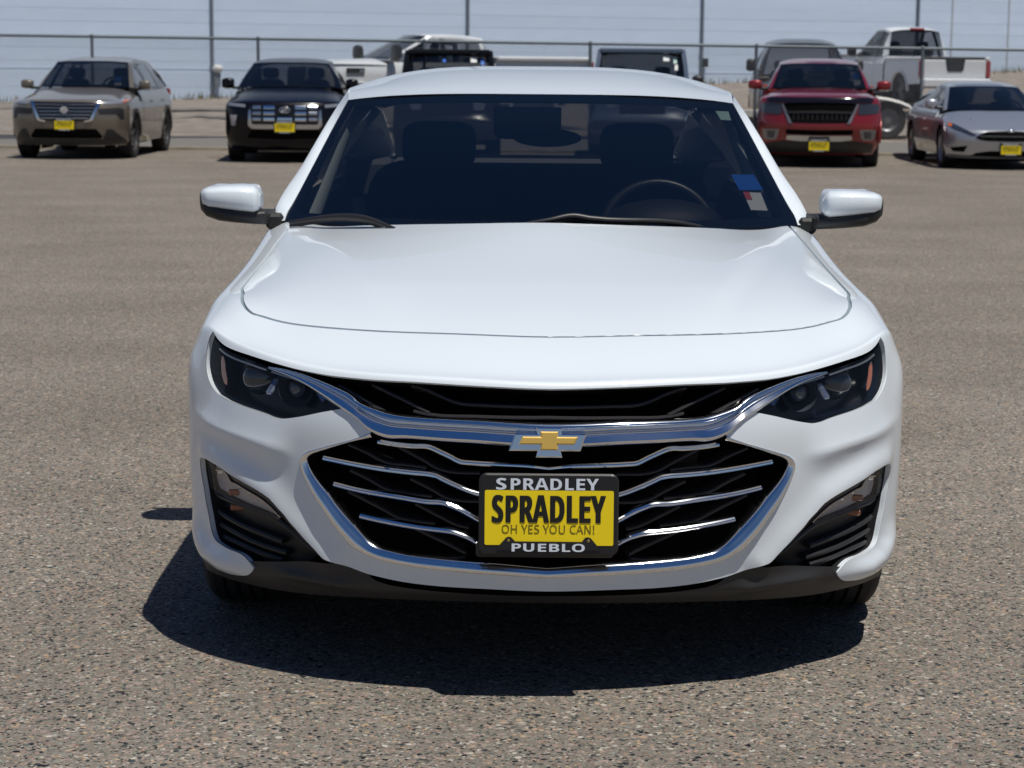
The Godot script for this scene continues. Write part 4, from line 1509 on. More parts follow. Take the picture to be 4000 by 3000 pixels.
func car_interior(car: Node3D) -> void:
	for s in [-1.0, 1.0]:
		seat(car, Vector3(s * 0.375, 0.62, -2.72), 0.5, Vector3(-s * 0.015, 0.58, -0.13), M.seat_black)
	var mb := MB.new()
	mb.box(Vector3(0, 0.85, -3.75), Vector3(1.3, 0.5, 0.16), 0.06, Basis(Vector3(1, 0, 0), -0.3))
	mb.box(Vector3(0, 0.6, -3.45), Vector3(1.3, 0.16, 0.5), 0.05)
	for x in [-0.4, 0.4]:
		mb.box(Vector3(x, 1.10, -3.86), Vector3(0.24, 0.1, 0.1), 0.04)
	put("rear_bench", mb, M.seat_black, car)
	mb = MB.new()
	mb.box(Vector3(0, 1.078, -4.15), Vector3(1.2, 0.02, 0.46), 0.005)
	for s in [-1.0, 1.0]:
		mb.box(Vector3(s * 0.715, 1.02, -4.0), Vector3(0.23, 0.16, 0.3), 0.02)
	put("rear_shelf", mb, M.shelf, car)
	mb = MB.new()
	# dashboard: swept under the glass
	var rows := []
	for e in [[1.38, 0.955], [1.55, 0.972], [1.75, 0.985], [1.95, 0.985], [2.03, 0.965], [2.06, 0.90], [2.04, 0.7], [2.0, 0.45]]:
		var r := PackedVector3Array()
		for j in 17:
			var u := j / 8.0 - 1.0
			r.append(Vector3(u * 0.74, e[1] + (0.012 * exp(-pow((u - 0.5) / 0.22, 2.0)) if e[0] > 1.7 else 0.0), -(e[0] + 0.22 * u * u * (1.0 if e[0] < 1.8 else 0.3))))
		rows.append(r)
	mb.sheet(rows, Vector3(0, 1, -0.3))
	put("dashboard", mb, M.dash, car)
	mb = MB.new()
	mb.box(Vector3(0, 0.30, -2.9), Vector3(1.45, 0.06, 2.4), 0.0)
	mb.box(Vector3(0, 0.62, -1.42), Vector3(1.4, 0.6, 0.04), 0.0)
	for s in [-1.0, 1.0]:
		mb.box(Vector3(s * 0.80, 0.68, -2.95), Vector3(0.05, 0.68, 2.3), 0.01)
		mb.box(Vector3(s * 0.835, 1.0, -2.95), Vector3(0.055, 0.05, 2.4), 0.01)
	put("cabin_floor", mb, M.dash, car)
	# steering wheel
	var o := part("steering_wheel", car)
	o.position = Vector3(0.395, 0.935, -2.14)
	o.rotation.x = -0.42
	mb = MB.new()
	var ring := []
	for k in 40:
		ring.append(Vector3(cos(TAU * k / 40), sin(TAU * k / 40), 0) * 0.186)
	mb.tube(ring, 0.0155, 10, true)
	put("wheel_rim", mb, M.dash_gloss, o)
	mb = MB.new()
	mb.dome(Vector3(0, -0.01, 0.0), Vector3(0.075, 0.065, 0.03))
	mb.box(Vector3(0.11, -0.01, 0.0), Vector3(0.13, 0.035, 0.015), 0.006)
	mb.box(Vector3(-0.11, -0.01, 0.0), Vector3(0.13, 0.035, 0.015), 0.006)
	mb.box(Vector3(0.0, -0.11, 0.0), Vector3(0.05, 0.13, 0.015), 0.006)
	put("wheel_hub", mb, M.dash, o)
	mb = MB.new()
	mb.dome(Vector3(0.395, 0.985, -1.93), Vector3(0.2, 0.085, 0.14))
	put("instrument_hood", mb, M.dash, car)
	# inside mirror and the sensor box on the glass
	mb = MB.new()
	mb.dome(Vector3(0.025, 1.25, -2.27), Vector3(0.116, 0.031, 0.022), 20, 10)
	mb.box(Vector3(0.01, 1.29, -2.25), Vector3(0.03, 0.06, 0.03), 0.008)
	put("inside_mirror", mb, M.dash, car)
	mb = MB.new()
	mb.plate(v2([-0.155, 0.06, -0.153, -0.03, -0.14, -0.05, -0.115, -0.056, 0.04, -0.056, 0.055, -0.045, 0.066, -0.01, 0.068, 0.06]), -0.05, 0.0, Transform3D(Basis(Vector3(1, 0, 0), -0.95), Vector3(0.0, 1.325, -2.075)), 0.008)
	put("sensor_box", mb, M.void_black, car)
	# grey trim inside the front pillars
	for s in [1.0, -1.0]:
		mb = MB.new()
		var a := PackedVector3Array()
		var b := PackedVector3Array()
		var c := PackedVector3Array()
		for i in 13:
			var t := lerpf(0.1, 0.97, i / 12.0)
			var p := Vector3(0.803, 1.003, -1.75).lerp(Vector3(0.643, 1.371, -2.25), t)
			var inset := lerpf(0.052, 0.016, t)
			a.append(Vector3(s * (p.x - inset), p.y - 0.02, p.z - 0.07))
			b.append(Vector3(s * (p.x - inset - lerpf(0.036, 0.016, t)), p.y - 0.025, p.z - 0.10))
			c.append(Vector3(s * (p.x - inset - lerpf(0.030, 0.008, t)), p.y - 0.03, p.z - 0.10 - lerpf(0.16, 0.12, t) * minf(1.0, 0.3 + t * 5.0)))
		mb.sheet([a, b, c], Vector3(-s, 0.1, 0.5))
		put("pillar_trim", mb, M.trim_grey, car)
	# cowl, wipers
	mb = MB.new()
	rows = []
	for e in [[0.01, 0.972], [0.07, 0.980], [0.13, 0.998]]:
		var r := PackedVector3Array()
		for j in 25:
			var u := j / 12.0 - 1.0
			r.append(Vector3(u * 0.80, e[1], -(1.36 + e[0] + 0.36 * u * u)))
		rows.append(r)
	mb.sheet(rows, Vector3(0, 1, 0))
	put("cowl", mb, M.black_plastic, car)
	var arms := [[[-0.775, 1.012, 1.66], [-0.60, 1.036, 1.58], [-0.53, 1.034, 1.53], [-0.44, 1.010, 1.47]], [[-0.10, 1.020, 1.46], [0.02, 1.040, 1.45], [0.09, 1.052, 1.46], [0.14, 1.045, 1.46], [0.40, 1.030, 1.54], [0.55, 0.998, 1.62]]]
	for arm in arms:
		mb = MB.new()
		var pts := []
		for e in arm:
			pts.append(Vector3(e[0], e[1] - 0.004, -e[2] + 0.03))
		pts = smooth(pts, 5)
		var rr := []
		for i in pts.size():
			rr.append(0.005 + 0.006 * sin(PI * i / (pts.size() - 1)))
		mb.tube(pts, rr, 8)
		var blade := []
		for p in pts:
			blade.append(p + Vector3(0, -0.012, -0.02))
		mb.tube(blade, 0.006, 6)
		put("wiper", mb, M.wiper, car)
	# dealer stickers behind the glass
	var o2 := {"base": Vector3(0.803, 1.003, 1.75), "base_mid": Vector2(1.0, 1.40), "top": Vector3(0.643, 1.371, 2.25), "top_mid": Vector2(1.397, 2.15), "bulge": 0.018}
	for e in [["blue_sticker", [0.602, 1.159, 0.680, 1.157, 0.704, 1.112, 0.623, 1.114], M.sticker_blue], ["white_sticker", [0.634, 1.108, 0.694, 1.104, 0.709, 1.053, 0.652, 1.057], M.sticker_white], ["mint_sticker", [0.580, 1.352, 0.625, 1.350, 0.630, 1.322, 0.594, 1.324], M.sticker_mint], ["red_sticker", [0.634, 1.1075, 0.655, 1.1062, 0.662, 1.085, 0.641, 1.086], M.sticker_red]]:
		mb = MB.new()
		var c := []
		for k in 4:
			c.append(on_glass(e[1][k * 2], e[1][k * 2 + 1], o2, -0.007 if e[0] != "red_sticker" else -0.005))
		mb.quad(c[0], c[1], c[2], c[3], Vector3(0, 0.6, 0.8))
		put(e[0], mb, e[2], car)


func on_glass(x: float, y: float, o: Dictionary, off: float) -> Vector3:
	var u := x / 0.73
	var t := 0.4
	for k in 12:
		var p := glass_at(u, t, o)
		t = clampf(t + (y - p.y) / 0.4, 0.0, 1.0)
		u = clampf(u + (x - p.x) / 0.73, -1.0, 1.0)
	return glass_at(u, t, o) + Vector3(0, 0.8, 0.6) * off


# ---------------------------------------------------------------- parked vehicles
const US := [0.0, 0.23, 0.43, 0.6, 0.74, 0.85, 0.93, 0.98, 1.0]
const GS := [0.0, 0.02, 0.07, 0.17, 0.32, 0.50, 0.70, 0.88, 1.06]


# rows of [height, distance back, width share, sweep, drop at the side]
func front_net(rows: Array, w: float) -> CarSkin:
	var net := []
	for r in rows:
		var q := []
		for j in 9:
			var u: float = US[j]
			q.append_array([w * r[2] * u, r[0] - r[4] * (pow(u, 5.0) if j < 8 else 1.35), r[1] + r[3] * GS[j]])
		net.append(q)
	return CarSkin.new(net, 6, 6)


func on_front(sk: CarSkin, half: Array, fine := 1) -> PackedVector2Array:
	var pts := []
	for i in half.size() / 2:
		pts.append(Vector2(half[i * 2], half[i * 2 + 1]))
	if fine > 1:
		pts.append(pts[0])
		pts = smooth(pts, fine)
	# finer along straight edges, so that the outline hugs the skin
	var q := PackedVector2Array()
	for i in pts.size():
		var a: Vector2 = pts[i]
		var b: Vector2 = pts[(i + 1) % pts.size()]
		var n := maxi(1, int(a.distance_to(b) / 0.06))
		for k in n:
			var e := a.lerp(b, float(k) / n)
			var r := sk.find(e.x, e.y)
			if e.x <= 0.0005:
				r.y = 0.0
			q.append(r)
	return q


# pieces on the front: [name, outline of the right half (x, y), proud, material, one per side]
func front_pieces(car: Node3D, sk: CarSkin, list: Array) -> void:
	for e in list:
		var q := on_front(sk, e[1])
		var mb := MB.new()
		for s in [1.0, -1.0]:
			sk.patch(mb, q, e[2], s)
			sk.rim(mb, Array(q), e[2], maxf(e[2] + 0.004, 0.006), s, 0.002, true)
			if e[4]:
				put(e[0], mb, e[3], car)
				mb = MB.new()
		if not e[4]:
			put(e[0], mb, e[3], car)


func bar_on(car: Node3D, sk: CarSkin, called: String, x0: float, x1: float, y: float, hgt: float, out: float, m: Material, both_sides := true, slope := 0.0) -> void:
	for s in ([1.0, -1.0] if both_sides else [1.0]):
		var mb := MB.new()
		var pts := []
		var nn := []
		for k in 9:
			var f := k / 8.0
			var r := sk.find(lerpf(x0, x1, f), y + slope * f)
			if lerpf(x0, x1, f) <= 0.0005:
				r.y = 0.0
			pts.append(sk.pos(r.x, r.y, out, s))
			nn.append(sk.nor(r.x, r.y, s))
		var h := hgt / 2.0
		mb.sweep(pts, nn, [Vector2(h, -0.03), Vector2(h, -0.004), Vector2(h * 0.5, 0.0), Vector2(-h * 0.5, 0.0), Vector2(-h, -0.004), Vector2(-h, -0.03)])
		put(called, mb, m, car)


func parked(called: String, label: String, category: String, at: Vector3, yaw: float, o: Dictionary) -> Node3D:
	var car := thing(called, label, category, at, yaw, o.get("group", ""))
	var sk := front_net(o.rows, o.w)
	o.skin = sk
	var mb := MB.new()
	var all := PackedVector2Array([Vector2(0, 0), Vector2(0, sk.nb - 1.01), Vector2(sk.na - 1.01, sk.nb - 1.01), Vector2(sk.na - 1.01, 0)])
	var split: float = o.get("split", 4.0) * 6.0
	for s in [1.0, -1.0]:
		sk.patch(mb, PackedVector2Array([Vector2(0, 0), Vector2(0, sk.nb - 1.01), Vector2(split, sk.nb - 1.01), Vector2(split, 0)]), 0.0, s)
	put("front_bumper", mb, o.get("bumper_paint", o.paint), car)
	mb = MB.new()
	for s in [1.0, -1.0]:
		sk.patch(mb, PackedVector2Array([Vector2(split, 0), Vector2(split, sk.nb - 1.01), Vector2(sk.na - 1.01, sk.nb - 1.01), Vector2(sk.na - 1.01, 0)]), 0.0, s)
	put("hood", mb, o.paint, car)
	front_pieces(car, sk, o.pieces)
	if not o.get("pickup", false):
		car_sides(car, o)
	else:
		pickup_body(car, o)
	greenhouse(car, o)
	var r: float = o.tyre
	for a in o.axles:
		for s in [-1.0, 1.0]:
			wheel(car, Vector3(s * (o.w - 0.125), r - 0.004, -a), r, 0.235, s, o.get("rim", M.alloy_dark))
	mb = MB.new()
	mb.box(Vector3(0, o.get("sill", 0.2) + 0.1, -o.len / 2.0), Vector3(o.w * 1.5, 0.16, o.len - 0.9), 0.03)
	mb.box(Vector3(0, o.rows[5][0] - 0.27, -0.75), Vector3(o.w * 1.2, 0.36, 0.8), 0.03)
	put("underbody", mb, M.void_black, car)
	# seats and dashboard seen through the glass
	var b: Vector3 = o.base
	for s in [-1.0, 1.0]:
		seat(car, Vector3(s * 0.37, b.y - 0.40, -(b.z + 0.95)), 0.48, Vector3(0, 0.62, -0.12), M.seat_black)
	mb = MB.new()
	mb.box(Vector3(0, b.y - 0.07, -(o.base_mid.y + 0.28)), Vector3(b.x * 1.7, 0.08, 0.42), 0.03)
	mb.box(Vector3(0, b.y - 0.45, -(o.base_mid.y + 0.38)), Vector3(b.x * 1.7, 0.7, 0.1), 0.03)
	put("dashboard", mb, M.dash, car)
	mb = MB.new()
	var ring := []
	for k in 24:
		ring.append(Vector3(0.37 + cos(TAU * k / 24) * 0.18, b.y - 0.02 + sin(TAU * k / 24) * 0.17, -(o.base_mid.y + 0.62) - sin(TAU * k / 24) * 0.06))
	mb.tube(ring, 0.016, 6, true)
	put("steering_wheel", mb, M.dash, car)
	for s in [-1.0, 1.0]:
		mirror_of(car, s, o)
	if o.has("plate"):
		var p := dealer_plate(car, Vector3(0, o.plate.x, o.plate.y), false)
		p.rotation.x = o.plate.z
	if o.has("sticker"):
		var e: Vector2 = o.sticker
		for k in 2:
			mb = MB.new()
			var c := []
			for d in [[0, 0], [0.10, 0], [0.10, -0.08], [0, -0.08]]:
				c.append(on_glass(e.x + d[0] + k * 0.02, e.y + d[1] - k * 0.095, o, -0.006))
			mb.quad(c[0], c[1], c[2], c[3], Vector3(0, 0.6, 0.8))
			put("blue_sticker" if k == 0 else "white_sticker", mb, M.sticker_blue if k == 0 else M.sticker_white, car)
	return car


func mirror_of(car: Node3D, s: float, o: Dictionary) -> void:
	var e: Vector4 = o.mirror
	# x of the inner end, x of the outer end, height, distance back
	var h: float = o.get("mirror_h", 0.17)
	var n := part("door_mirror", car)
	var mb := MB.new()
	var rows := []
	for k in 7:
		var f := k / 6.0
		var t := pow(maxf(sin(PI * (0.04 + f * 0.92)), 0.0), 0.17)
		rows.append(mirror_ring(s * lerpf(e.x, e.y, f), e.z - h * 0.5 * t, e.z + h * 0.5 * t, 0.085 * t, -e.w))
	mb.sheet(rows, Vector3.ZERO, true, Vector3(s * (e.x + e.y) / 2.0, e.z, -e.w))
	for q in [0, 6]:
		for k in 22:
			mb.flat(rows[q][0], rows[q][k + 1], rows[q][(k + 2) % 24], Vector3(s * (-1.0 if q == 0 else 1.0), 0, 0))
	put("mirror_cap", mb, o.get("mirror_paint", o.paint), n)
	mb = MB.new()
	mb.box(Vector3(s * (e.x - 0.03), e.z - h * 0.4, -e.w), Vector3(0.14, 0.045, 0.08), 0.015)
	put("mirror_arm", mb, M.black_plastic, n)


# cab flanks, load bed and tailgate of a pickup
func pickup_body(car: Node3D, o: Dictionary) -> void:
	var cab: float = o.cab
	var full: float = o.len
	var bed_y: float = o.bed_y
	var cut := o.duplicate()
	cut.len = full + 2.0
	cut.door = o.door
	var sk: CarSkin = o.skin
	var nb := sk.nb
	var edge := []
	for i in range(sk.na - 1, -1, -2):
		var q := sk.p[i * nb + nb - 1]
		edge.append(Vector2(-q.z, q.y))
	var sill: float = o.get("sill", 0.3)
	for side in [1.0, -1.0]:
		var shapes := [["fender_side", PackedVector2Array(edge + [Vector2(o.door[0], sill), Vector2(o.door[0], o.belt)])]]
		for k in o.door.size() - 1:
			shapes.append(["front_door" if k == 0 else "rear_door", PackedVector2Array([Vector2(o.door[k] + 0.006, sill), Vector2(o.door[k + 1], sill), Vector2(o.door[k + 1], o.belt), Vector2(o.door[k] + 0.006, o.belt)])])
		shapes.append(["bed_side", PackedVector2Array([Vector2(cab + 0.02, sill + 0.05), Vector2(full, sill + 0.12), Vector2(full, bed_y), Vector2(cab + 0.02, bed_y)])])
		for e in shapes:
			var shape: PackedVector2Array = e[1]
			for a in o.axles:
				var u := PackedVector2Array()
				for k in 21:
					var t := PI * k / 20
					u.append(Vector2(a - o.arch * cos(t), o.tyre + o.arch * sin(t)))
				u.append(Vector2(a + o.arch, -0.3))
				u.append(Vector2(a - o.arch, -0.3))
				var kept := Geometry2D.clip_polygons(shape, u)
				var best := 0
				for i in kept.size():
					if absf(area(kept[i])) > absf(area(kept[best])):
						best = i
				shape = kept[best]
			var mb := MB.new()
			flank(mb, shape, side, cut)
			flank_rim(mb, shape, side, cut)
			var d := put(e[0], mb, o.paint, car)
			if e[0] == "front_door" or e[0] == "rear_door":
				var hi: float = shape[1].x
				for q in shape:
					hi = maxf(hi, q.x)
				mb = MB.new()
				mb.box(Vector3(side * (flank_x(hi - 0.15, o.belt - 0.18, cut) + 0.012), o.belt - 0.17, -hi + 0.16), Vector3(0.02, 0.035, 0.17), 0.006)
				put("door_handle", mb, o.paint, d)
		var mb := MB.new()
		for a in o.axles:
			var rows := [PackedVector3Array(), PackedVector3Array()]
			var flare := []
			var fn := []
			for k in 21:
				var t := PI * k / 20
				var p := Vector2(a - o.arch * cos(t), o.tyre + o.arch * sin(t))
				rows[0].append(Vector3(side * (flank_x(p.x, p.y, cut) - 0.004), p.y, -p.x))
				rows[1].append(Vector3(side * 0.45, p.y, -p.x))
				var f := Vector2(a - (o.arch + 0.03) * cos(t), o.tyre + (o.arch + 0.03) * sin(t))
				flare.append(Vector3(side * (flank_x(f.x, f.y, cut) + 0.004), f.y, -f.x))
				fn.append(Vector3(side, 0, 0))
			mb.sheet(rows, Vector3(0, -1, 0))
			var fl := MB.new()
			fl.sweep(flare, fn, [Vector2(-0.035, -0.03), Vector2(-0.03, 0.012), Vector2(0.0, 0.022), Vector2(0.03, 0.008), Vector2(0.04, -0.03)])
			put("wheel_flare", fl, o.paint, car)
			mb.quad(Vector3(side * 0.5, 0.15, -a - o.arch), Vector3(side * 0.5, 0.15, -a + o.arch), Vector3(side * 0.5, 0.85, -a + o.arch), Vector3(side * 0.5, 0.85, -a - o.arch), Vector3(side, 0, 0))
		put("wheel_house", mb, M.void_black, car)
		# bed rail cap and inner wall
		mb = MB.new()
		mb.box(Vector3(side * (o.w - 0.055), bed_y + 0.03, -(cab + full) / 2.0), Vector3(0.11, 0.08, full - cab - 0.02), 0.025)
		put("bed_rail", mb, o.get("rail_mat", o.paint), car)
		mb = MB.new()
		mb.box(Vector3(side * (o.w - 0.13), bed_y - 0.26, -(cab + full) / 2.0), Vector3(0.03, 0.5, full - cab - 0.04), 0.0)
		put("bed_wall", mb, o.paint, car)
		mb = MB.new()
		mb.box(Vector3(side * (o.w - 0.05), bed_y - 0.20, -full + 0.01), Vector3(0.11, 0.36, 0.06), 0.015)
		put("tail_light", mb, M.red_lens, car)
	var mb := MB.new()
	mb.box(Vector3(0, bed_y - 0.5, -(cab + full) / 2.0), Vector3(o.w * 1.7, 0.04, full - cab - 0.04), 0.0)
	mb.box(Vector3(0, (bed_y + sill) / 2.0 + 0.1, -cab - 0.03), Vector3(o.w * 1.75, bed_y - sill - 0.1, 0.04), 0.01)
	put("bed_floor", mb, M.bed_black, car)
	mb = MB.new()
	mb.box(Vector3(0, bed_y - 0.26, -full + 0.02), Vector3(o.w * 2.0 - 0.22, 0.52, 0.07), 0.015)
	var gate := put("tailgate", mb, o.paint, car)
	if o.has("gate_plate"):
		mb = MB.new()
		mb.plate(v2([-0.24, 0.14, 0.24, 0.14, 0.20, -0.09, 0.17, -0.12, -0.17, -0.12, -0.20, -0.09]), 0.0, 0.012, Transform3D(Basis(Vector3(0, 1, 0), PI), Vector3(0, bed_y - 0.14, -full - 0.017)), 0.004)
		put("handle_plate", mb, M.gloss_black, gate)
	mb = MB.new()
	mb.box(Vector3(0, sill + 0.14, -full - 0.10), Vector3(o.w * 1.9, 0.19, 0.14), 0.03)
	put("rear_bumper", mb, o.get("rear_mat", M.steel), car)
	# back of the cab
	var back: Array = o.rear
	mb = MB.new()
	mb.box(Vector3(0, (o.belt + sill) / 2.0, -cab + 0.03), Vector3(o.w * 1.86, o.belt - sill, 0.05), 0.01)
	put("cab_back", mb, o.paint, car)
	if o.has("stop_lamp"):
		mb = MB.new()
		mb.box(Vector3(0, o.stop_lamp.x, -o.stop_lamp.y), Vector3(0.36, 0.05, 0.05), 0.01)
		put("stop_lamp", mb, M.red_lens, car)
	if o.has("cover"):
		mb = MB.new()
		mb.box(Vector3(0, bed_y + 0.045, -(cab + full) / 2.0), Vector3(o.w * 1.78, 0.05, full - cab - 0.1), 0.015)
		put("bed_cover", mb, M.bed_black, car)


func straight_pillar(o: Dictionary, wide: float) -> Array:
	var b: Vector3 = o.base
	var e: Vector3 = o.top
	return [[0.0, b, b + Vector3(wide, -0.02, 0.05)], [0.5, (b + e) / 2.0, (b + e) / 2.0 + Vector3(wide * 0.7, 0.0, 0.07)], [1.0, e, e + Vector3(0.012, 0.004, 0.14)]]


func dress(o: Dictionary, roof_y: float, roof_end: Vector2) -> Dictionary:
	# glass house from a few measures
	var e: Vector3 = o.top
	var em: Vector2 = o.top_mid
	o.bulge = o.get("bulge", 0.02)
	o.border = o.get("border", 0.04)
	o.pillar = straight_pillar(o, o.get("pillar_w", 0.06))
	var rows := []
	for k in 6:
		var f := k / 5.0
		var y := lerpf(em.x, roof_end.y, f) + (roof_y - maxf(em.x, roof_end.y)) * 4.0 * f * (1.0 - f) * 0.9
		rows.append([lerpf(em.y, roof_end.x, f), y, lerpf(e.z, roof_end.x - 0.06, f) + (0.10 * sin(PI * minf(f * 1.4, 1.0))), e.x + 0.015 * sin(PI * f), lerpf(e.y, roof_end.y - 0.05, f) + (roof_y - maxf(em.x, roof_end.y)) * 2.4 * f * (1.0 - f)])
	o.roof = rows
	o.glass = o.get("glass", M.car_glass)
	o.side_glass = o.get("side_glass", M.side_glass)
	return o


func parked_cars() -> void:
	# tan crossover at the left end of the row
	parked("crossover", "tan crossover with V-shaped chrome grille at the left end of the row", "car", Vector3(-6.92, 0, -31.75), deg_to_rad(-1.0), dress({
		"rail_drop": 0.05, "paint": M.tan_paint, "w": 0.915, "len": 4.65, "axles": [0.93, 3.63], "arch": 0.39, "tyre": 0.36, "belt": 1.03, "rear_belt": 1.10, "door": [1.55, 2.45, 3.45], "tail_y": 1.0, "sill": 0.22, "cladding": true,
		"rows": [[0.215, 0.14, 0.92, 0.42, 0.0], [0.30, 0.06, 0.96, 0.42, 0.0], [0.46, 0.02, 0.99, 0.42, 0.0], [0.62, 0.0, 1.0, 0.42, 0.0], [0.79, 0.02, 1.0, 0.42, 0.0], [0.885, 0.06, 0.99, 0.44, 0.015], [0.925, 0.16, 0.98, 0.46, 0.03], [0.985, 0.5, 0.97, 0.44, 0.07], [1.05, 0.9, 0.965, 0.38, 0.12], [1.095, 1.2, 0.96, 0.30, 0.17]], "split": 5.0,
		"base": Vector3(0.715, 1.10, 1.48), "base_mid": Vector2(1.11, 1.24), "top": Vector3(0.575, 1.495, 2.06), "top_mid": Vector2(1.515, 1.94), "rear": [4.25, 1.12, 0.62], "belt_x": 0.83, "pillars": [2.5, 3.35],
		"pillar_w": 0.075, "plate": Vector3(0.542, 0.03, 0.0), "sticker": Vector2(0.46, 1.27), "mirror": Vector4(0.86, 1.04, 1.14, 1.55), "mirror_h": 0.15,
		"pieces": [["grille", [0.0, 0.885, 0.50, 0.885, 0.55, 0.875, 0.40, 0.60, 0.0, 0.585], 0.006, M.gloss_black, false],
			["chrome_wing", [0.50, 0.885, 0.545, 0.885, 0.42, 0.60, 0.30, 0.575, 0.30, 0.60, 0.385, 0.62], 0.014, M.chrome, true],
			["headlight", [0.56, 0.885, 0.70, 0.905, 0.86, 0.925, 0.89, 0.90, 0.84, 0.865, 0.66, 0.845, 0.57, 0.85], 0.008, M.headlamp, true],
			["amber_reflector", [0.82, 0.915, 0.87, 0.92, 0.878, 0.885, 0.83, 0.875], 0.012, M.amber, true],
			["fog_light_pocket", [0.50, 0.78, 0.80, 0.80, 0.855, 0.77, 0.86, 0.63, 0.82, 0.62, 0.76, 0.70, 0.52, 0.70], 0.004, M.black_plastic, true],
			["lower_grille", [0.0, 0.475, 0.47, 0.475, 0.56, 0.36, 0.52, 0.33, 0.0, 0.33], 0.006, M.void_black, false],
			["lower_cladding", [0.0, 0.32, 0.56, 0.32, 0.62, 0.47, 0.70, 0.47, 0.86, 0.30, 0.88, 0.24, 0.0, 0.23], 0.008, M.black_plastic, false]]}, 1.605, Vector2(3.95, 1.53)))
	var rogue := get_node("crossover")
	var sk := front_net([[0.215, 0.14, 0.92, 0.42, 0.0], [0.30, 0.06, 0.96, 0.42, 0.0], [0.46, 0.02, 0.99, 0.42, 0.0], [0.62, 0.0, 1.0, 0.42, 0.0], [0.79, 0.02, 1.0, 0.42, 0.0], [0.885, 0.06, 0.99, 0.44, 0.015], [0.925, 0.16, 0.98, 0.46, 0.03]], 0.915)
	for k in 5:
		bar_on(rogue, sk, "grille_slat", 0.0, 0.47 - k * 0.025, 0.845 - k * 0.052, 0.014, 0.014, M.satin)
	var badge := MB.new()
	badge.lathe(Vector3(0, 0.765, 0.012), Vector3(0, 0, 1), [Vector2(0.0, 0.004), Vector2(0.035, 0.004), Vector2(0.04, 0.012), Vector2(0.055, 0.012), Vector2(0.06, 0.0)], 28)
	badge.box(Vector3(0, 0.765, 0.02), Vector3(0.13, 0.022, 0.01), 0.003)
	put("round_badge", badge, M.chrome, rogue)

	# black crossover pickup with a chrome-block grille
	var black := parked("crossover", "black crossover with bright chrome block grille, left of the white sedan", "car", Vector3(-3.47, 0, -31.2), deg_to_rad(3.0), dress({
		"paint": M.black_paint, "w": 0.925, "len": 4.7, "axles": [0.95, 3.7], "arch": 0.39, "tyre": 0.36, "belt": 1.05, "rear_belt": 1.1, "door": [1.6, 2.5, 3.5], "tail_y": 1.0, "sill": 0.24,
		"rows": [[0.20, 0.16, 0.93, 0.40, 0.0], [0.30, 0.07, 0.97, 0.40, 0.0], [0.46, 0.03, 1.0, 0.40, 0.0], [0.62, 0.0, 1.0, 0.40, 0.0], [0.80, 0.02, 1.0, 0.40, 0.0], [0.90, 0.06, 0.99, 0.42, 0.015], [0.945, 0.16, 0.98, 0.42, 0.03], [1.02, 0.5, 0.97, 0.40, 0.07], [1.085, 0.9, 0.965, 0.34, 0.12], [1.12, 1.2, 0.96, 0.28, 0.16]], "split": 5.0,
		"base": Vector3(0.775, 1.125, 1.48), "base_mid": Vector2(1.135, 1.24), "top": Vector3(0.60, 1.50, 2.02), "top_mid": Vector2(1.52, 1.92), "rear": [4.2, 1.12, 0.62], "belt_x": 0.84, "pillars": [2.5, 3.35],
		"plate": Vector3(0.548, 0.035, 0.0), "mirror": Vector4(0.88, 1.07, 1.185, 1.55), "mirror_h": 0.17,
		"pieces": [["grille", [0.0, 0.86, 0.50, 0.86, 0.55, 0.85, 0.54, 0.60, 0.48, 0.575, 0.0, 0.575], 0.004, M.gloss_black, false],
			["headlight", [0.60, 0.88, 0.86, 0.90, 0.87, 0.86, 0.60, 0.835], 0.006, M.headlamp, true],
			["lower_grille", [0.0, 0.50, 0.50, 0.50, 0.58, 0.38, 0.0, 0.36], 0.006, M.void_black, false],
			["fog_light", [0.74, 0.72, 0.84, 0.72, 0.82, 0.56, 0.76, 0.56], 0.006, M.lamp_smoke, true],
			["chrome_surround", [0.0, 0.585, 0.47, 0.585, 0.50, 0.60, 0.515, 0.80, 0.545, 0.80, 0.555, 0.57, 0.50, 0.52, 0.0, 0.52], 0.014, M.satin, false]]}, 1.60, Vector2(3.9, 1.53)))
	sk = front_net([[0.20, 0.16, 0.93, 0.40, 0.0], [0.30, 0.07, 0.97, 0.40, 0.0], [0.46, 0.03, 1.0, 0.40, 0.0], [0.62, 0.0, 1.0, 0.40, 0.0], [0.80, 0.02, 1.0, 0.40, 0.0], [0.90, 0.06, 0.99, 0.42, 0.015]], 0.925)
	for r in 3:
		bar_on(black, sk, "grille_block", 0.155, 0.32, 0.84 - r * 0.088, 0.055, 0.016, M.chrome)
		bar_on(black, sk, "grille_block", 0.36, 0.485, 0.84 - r * 0.088, 0.05, 0.014, M.satin)
	bar_on(black, sk, "grille_block", 0.0, 0.11, 0.665, 0.055, 0.016, M.chrome)
	badge = MB.new()
	var oval := []
	for k in 24:
		oval.append(Vector3(cos(TAU * k / 24) * 0.075, 0.805 + sin(TAU * k / 24) * 0.04, 0.03))
	badge.tube(oval, 0.008, 6, true)
	badge.box(Vector3(-0.025, 0.805, 0.03), Vector3(0.012, 0.06, 0.01), 0.002, Basis(Vector3(0, 0, 1), -0.4))
	badge.box(Vector3(0.025, 0.805, 0.03), Vector3(0.012, 0.06, 0.01), 0.002, Basis(Vector3(0, 0, 1), -0.4))
	badge.box(Vector3(0.0, 0.805, 0.03), Vector3(0.06, 0.012, 0.01), 0.002, Basis(Vector3(0, 0, 1), 0.3))
	put("oval_badge", badge, M.chrome, black)

